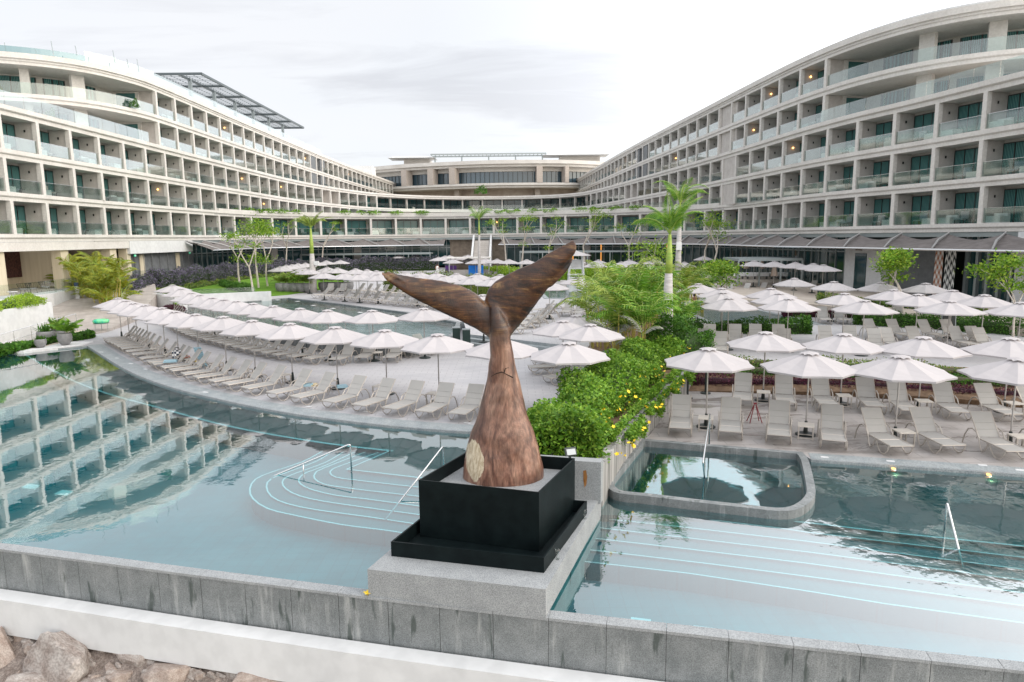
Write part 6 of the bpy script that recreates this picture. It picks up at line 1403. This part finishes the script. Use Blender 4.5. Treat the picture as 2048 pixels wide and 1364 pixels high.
# people: one continuous skinned body each
def person(lab,x,y,z,rz,clothM,bare=False,sit=False,h=1.7,long=True):
    k=h/1.7; me=bpy.data.meshes.new('person')
    J={'pel':(0,0,.95),'wa':(0,0,1.1),'ch':(0,.0,1.32),'nk':(0,-.01,1.46),'hd':(0,-.03,1.56),'tp':(0,-.03,1.70),
       'sl':(-.18,0,1.38),'el':(-.26,-.02,1.12),'wl':(-.20,-.22,1.02),'hl':(-.14,-.30,1.04),'sr':(.18,0,1.38),'er':(.25,-.05,1.13),'wr':(.12,-.24,1.20),'hr':(.06,-.30,1.25),
       'kl':(-.10,-.04,.50),'al':(-.11,.03,.09),'fl':(-.12,-.14,.04),'kr':(.10,-.02,.50),'ar':(.11,.05,.09),'fr':(.12,-.12,.04)}
    R_={'pel':.15,'wa':.125,'ch':.15,'nk':.055,'hd':.09,'tp':.075,'sl':.07,'el':.045,'wl':.035,'hl':.035,'sr':.07,'er':.045,'wr':.035,'hr':.035,'kl':.07,'al':.045,'fl':.04,'kr':.07,'ar':.045,'fr':.04}
    if sit: 
        for q in ('kl','kr'): J[q]=(J[q][0],-.42,.92)
        for q in ('al','ar'): J[q]=(J[q][0],-.5,.5)
        for q in ('fl','fr'): J[q]=(J[q][0],-.62,.46)
    names=list(J); E=[('pel','wa'),('wa','ch'),('ch','nk'),('nk','hd'),('hd','tp'),('ch','sl'),('sl','el'),('el','wl'),('wl','hl'),('ch','sr'),('sr','er'),('er','wr'),('wr','hr'),('pel','kl'),('kl','al'),('al','fl'),('pel','kr'),('kr','ar'),('ar','fr')]
    me.from_pydata([tuple(q*k for q in J[n]) for n in names],[(names.index(a),names.index(b)) for a,b in E],[]); me.materials.append(M_skin)
    o=link('person',me,None,(x,y,z),rz); tag(o,lab,'person'); sk_=o.modifiers.new('s','SKIN'); lay=me.skin_vertices[0].data if me.skin_vertices else None
    if lay is None:
        bpy.context.view_layer.objects.active=o; o.select_set(True); bpy.ops.object.modifier_remove(modifier='s'); o.modifiers.new('s','SKIN'); lay=me.skin_vertices[0].data if me.skin_vertices else None
    if lay:
        for i,n in enumerate(names): lay[i].radius=(R_[n]*k,R_[n]*k*(.75 if n in('pel','wa','ch') else 1)); lay[i].use_root=(n=='pel')
    sb_=o.modifiers.new('u','SUBSURF'); sb_.levels=1; sb_.render_levels=2
    part('hair',MB().ball((0,-.005*k,1.645*k),.112*k,10,0,(1,1.05,.85)),M_hair,o,True)
    pr=[(.30,.12),(.27,.55),(.20,.95),(.175,1.1),(.215,1.33),(.11,1.45)] if long else [(.19,.55),(.185,.8),(.17,1.0)]
    if not bare: 
        m=MB().lathe([(r*k,zz*k) for r,zz in pr],14); m.v=[(a,b*.72,c) for a,b,c in m.v]; part('robe' if long else 'shorts',m,clothM,o,True)
    return o
p=at(875,553,.8); person('person in a white robe standing on the far terrace',p[0],p[1],.8,.3,M_whitecloth)
p=at(913,549,.8); person('person in dark shorts standing at the far bar, left one',p[0],p[1],.8,2.6,M_base,long=False)
p=at(923,549,.8); person('person in red shorts standing at the far bar, right one',p[0],p[1],.8,1.0,M_red,long=False)
p=at(1388,622,.5); person('dark-haired person with bare shoulders standing beyond the palms by the shallow pool',p[0],p[1],-.3+.35,3.0,M_base,long=False)
# lounge furniture on the left terrace
for k,(px,py,lab) in enumerate(((62,588,'dark wire lounge chair on the left terrace, nearest the mural'),(78,587,'dark wire lounge chair on the left terrace, middle one'),(104,583,'dark wire lounge chair on the left terrace near the column'))):
    p=at(px,py,GZ); t=thing('wire_chair',lab,'chair',(p[0]-.5,p[1],GZ),k*.7,'wire lounge chairs on the left terrace')
    m=MB()
    for j in range(12):
        a=j*math.pi/11*1.3-.3; m.tube([(.3*math.cos(a),.3*math.sin(a),.38),(.42*math.cos(a),.42*math.sin(a),.62),(.5*math.cos(a),.5*math.sin(a),.85)],.01,4)
    m.tube([(.5*math.cos(j*.12-.3),.5*math.sin(j*.12-.3),.85) for j in range(36)],.014,4); part('wire_shell',m,M_base,t); part('cushion',MB().lathe([(.32,.36),(.34,.42),(.3,.45)],14),M_pot,t)
    for a in (0,2.1,4.2): part('leg',MB().tube([(.25*math.cos(a),.25*math.sin(a),.37),(.33*math.cos(a),.33*math.sin(a),0)],.014,4),M_base,t)
p=at(37,597,GZ); t=thing('low_table','small white low table on the left lounge terrace','table',(p[0]-.4,p[1],GZ)); part('top',MB().lathe([(.35,.5),(.35,.53)],16),M_white,t)
for a in (0,2.1,4.2): part('leg',MB().tube([(.1*math.cos(a),.1*math.sin(a),.5),(.3*math.cos(a),.3*math.sin(a),0)],.015,4),M_white,t)

for px,py,lab in ((270,520,'small green emergency exit sign at the corner of the beige lounge'),(378,514,'small green emergency exit sign over the glazed rooms at left')):
    s0=s_px(P1,px,4.6,10,90,.1); p,d,nn=P1.fr(s0); o=thing('exit_sign',lab,'sign',(p[0]+nn[0]*.15,p[1]+nn[1]*.15,4.55),math.atan2(d[1],d[0])); part('sign_plate',MB().box((0,0,0),(.36,.06,.2)),M_exit,o)
    fg=MB().box((-.03,-.035,.02),(.05,.01,.12),0,0).box((.0,-.035,-.07),(.12,.01,.03)).box((-.02,-.035,.1),(.04,.01,.04)).box((.14,-.035,0),(.10,.01,.05)); part('pictogram',fg,M_whitecloth,o)
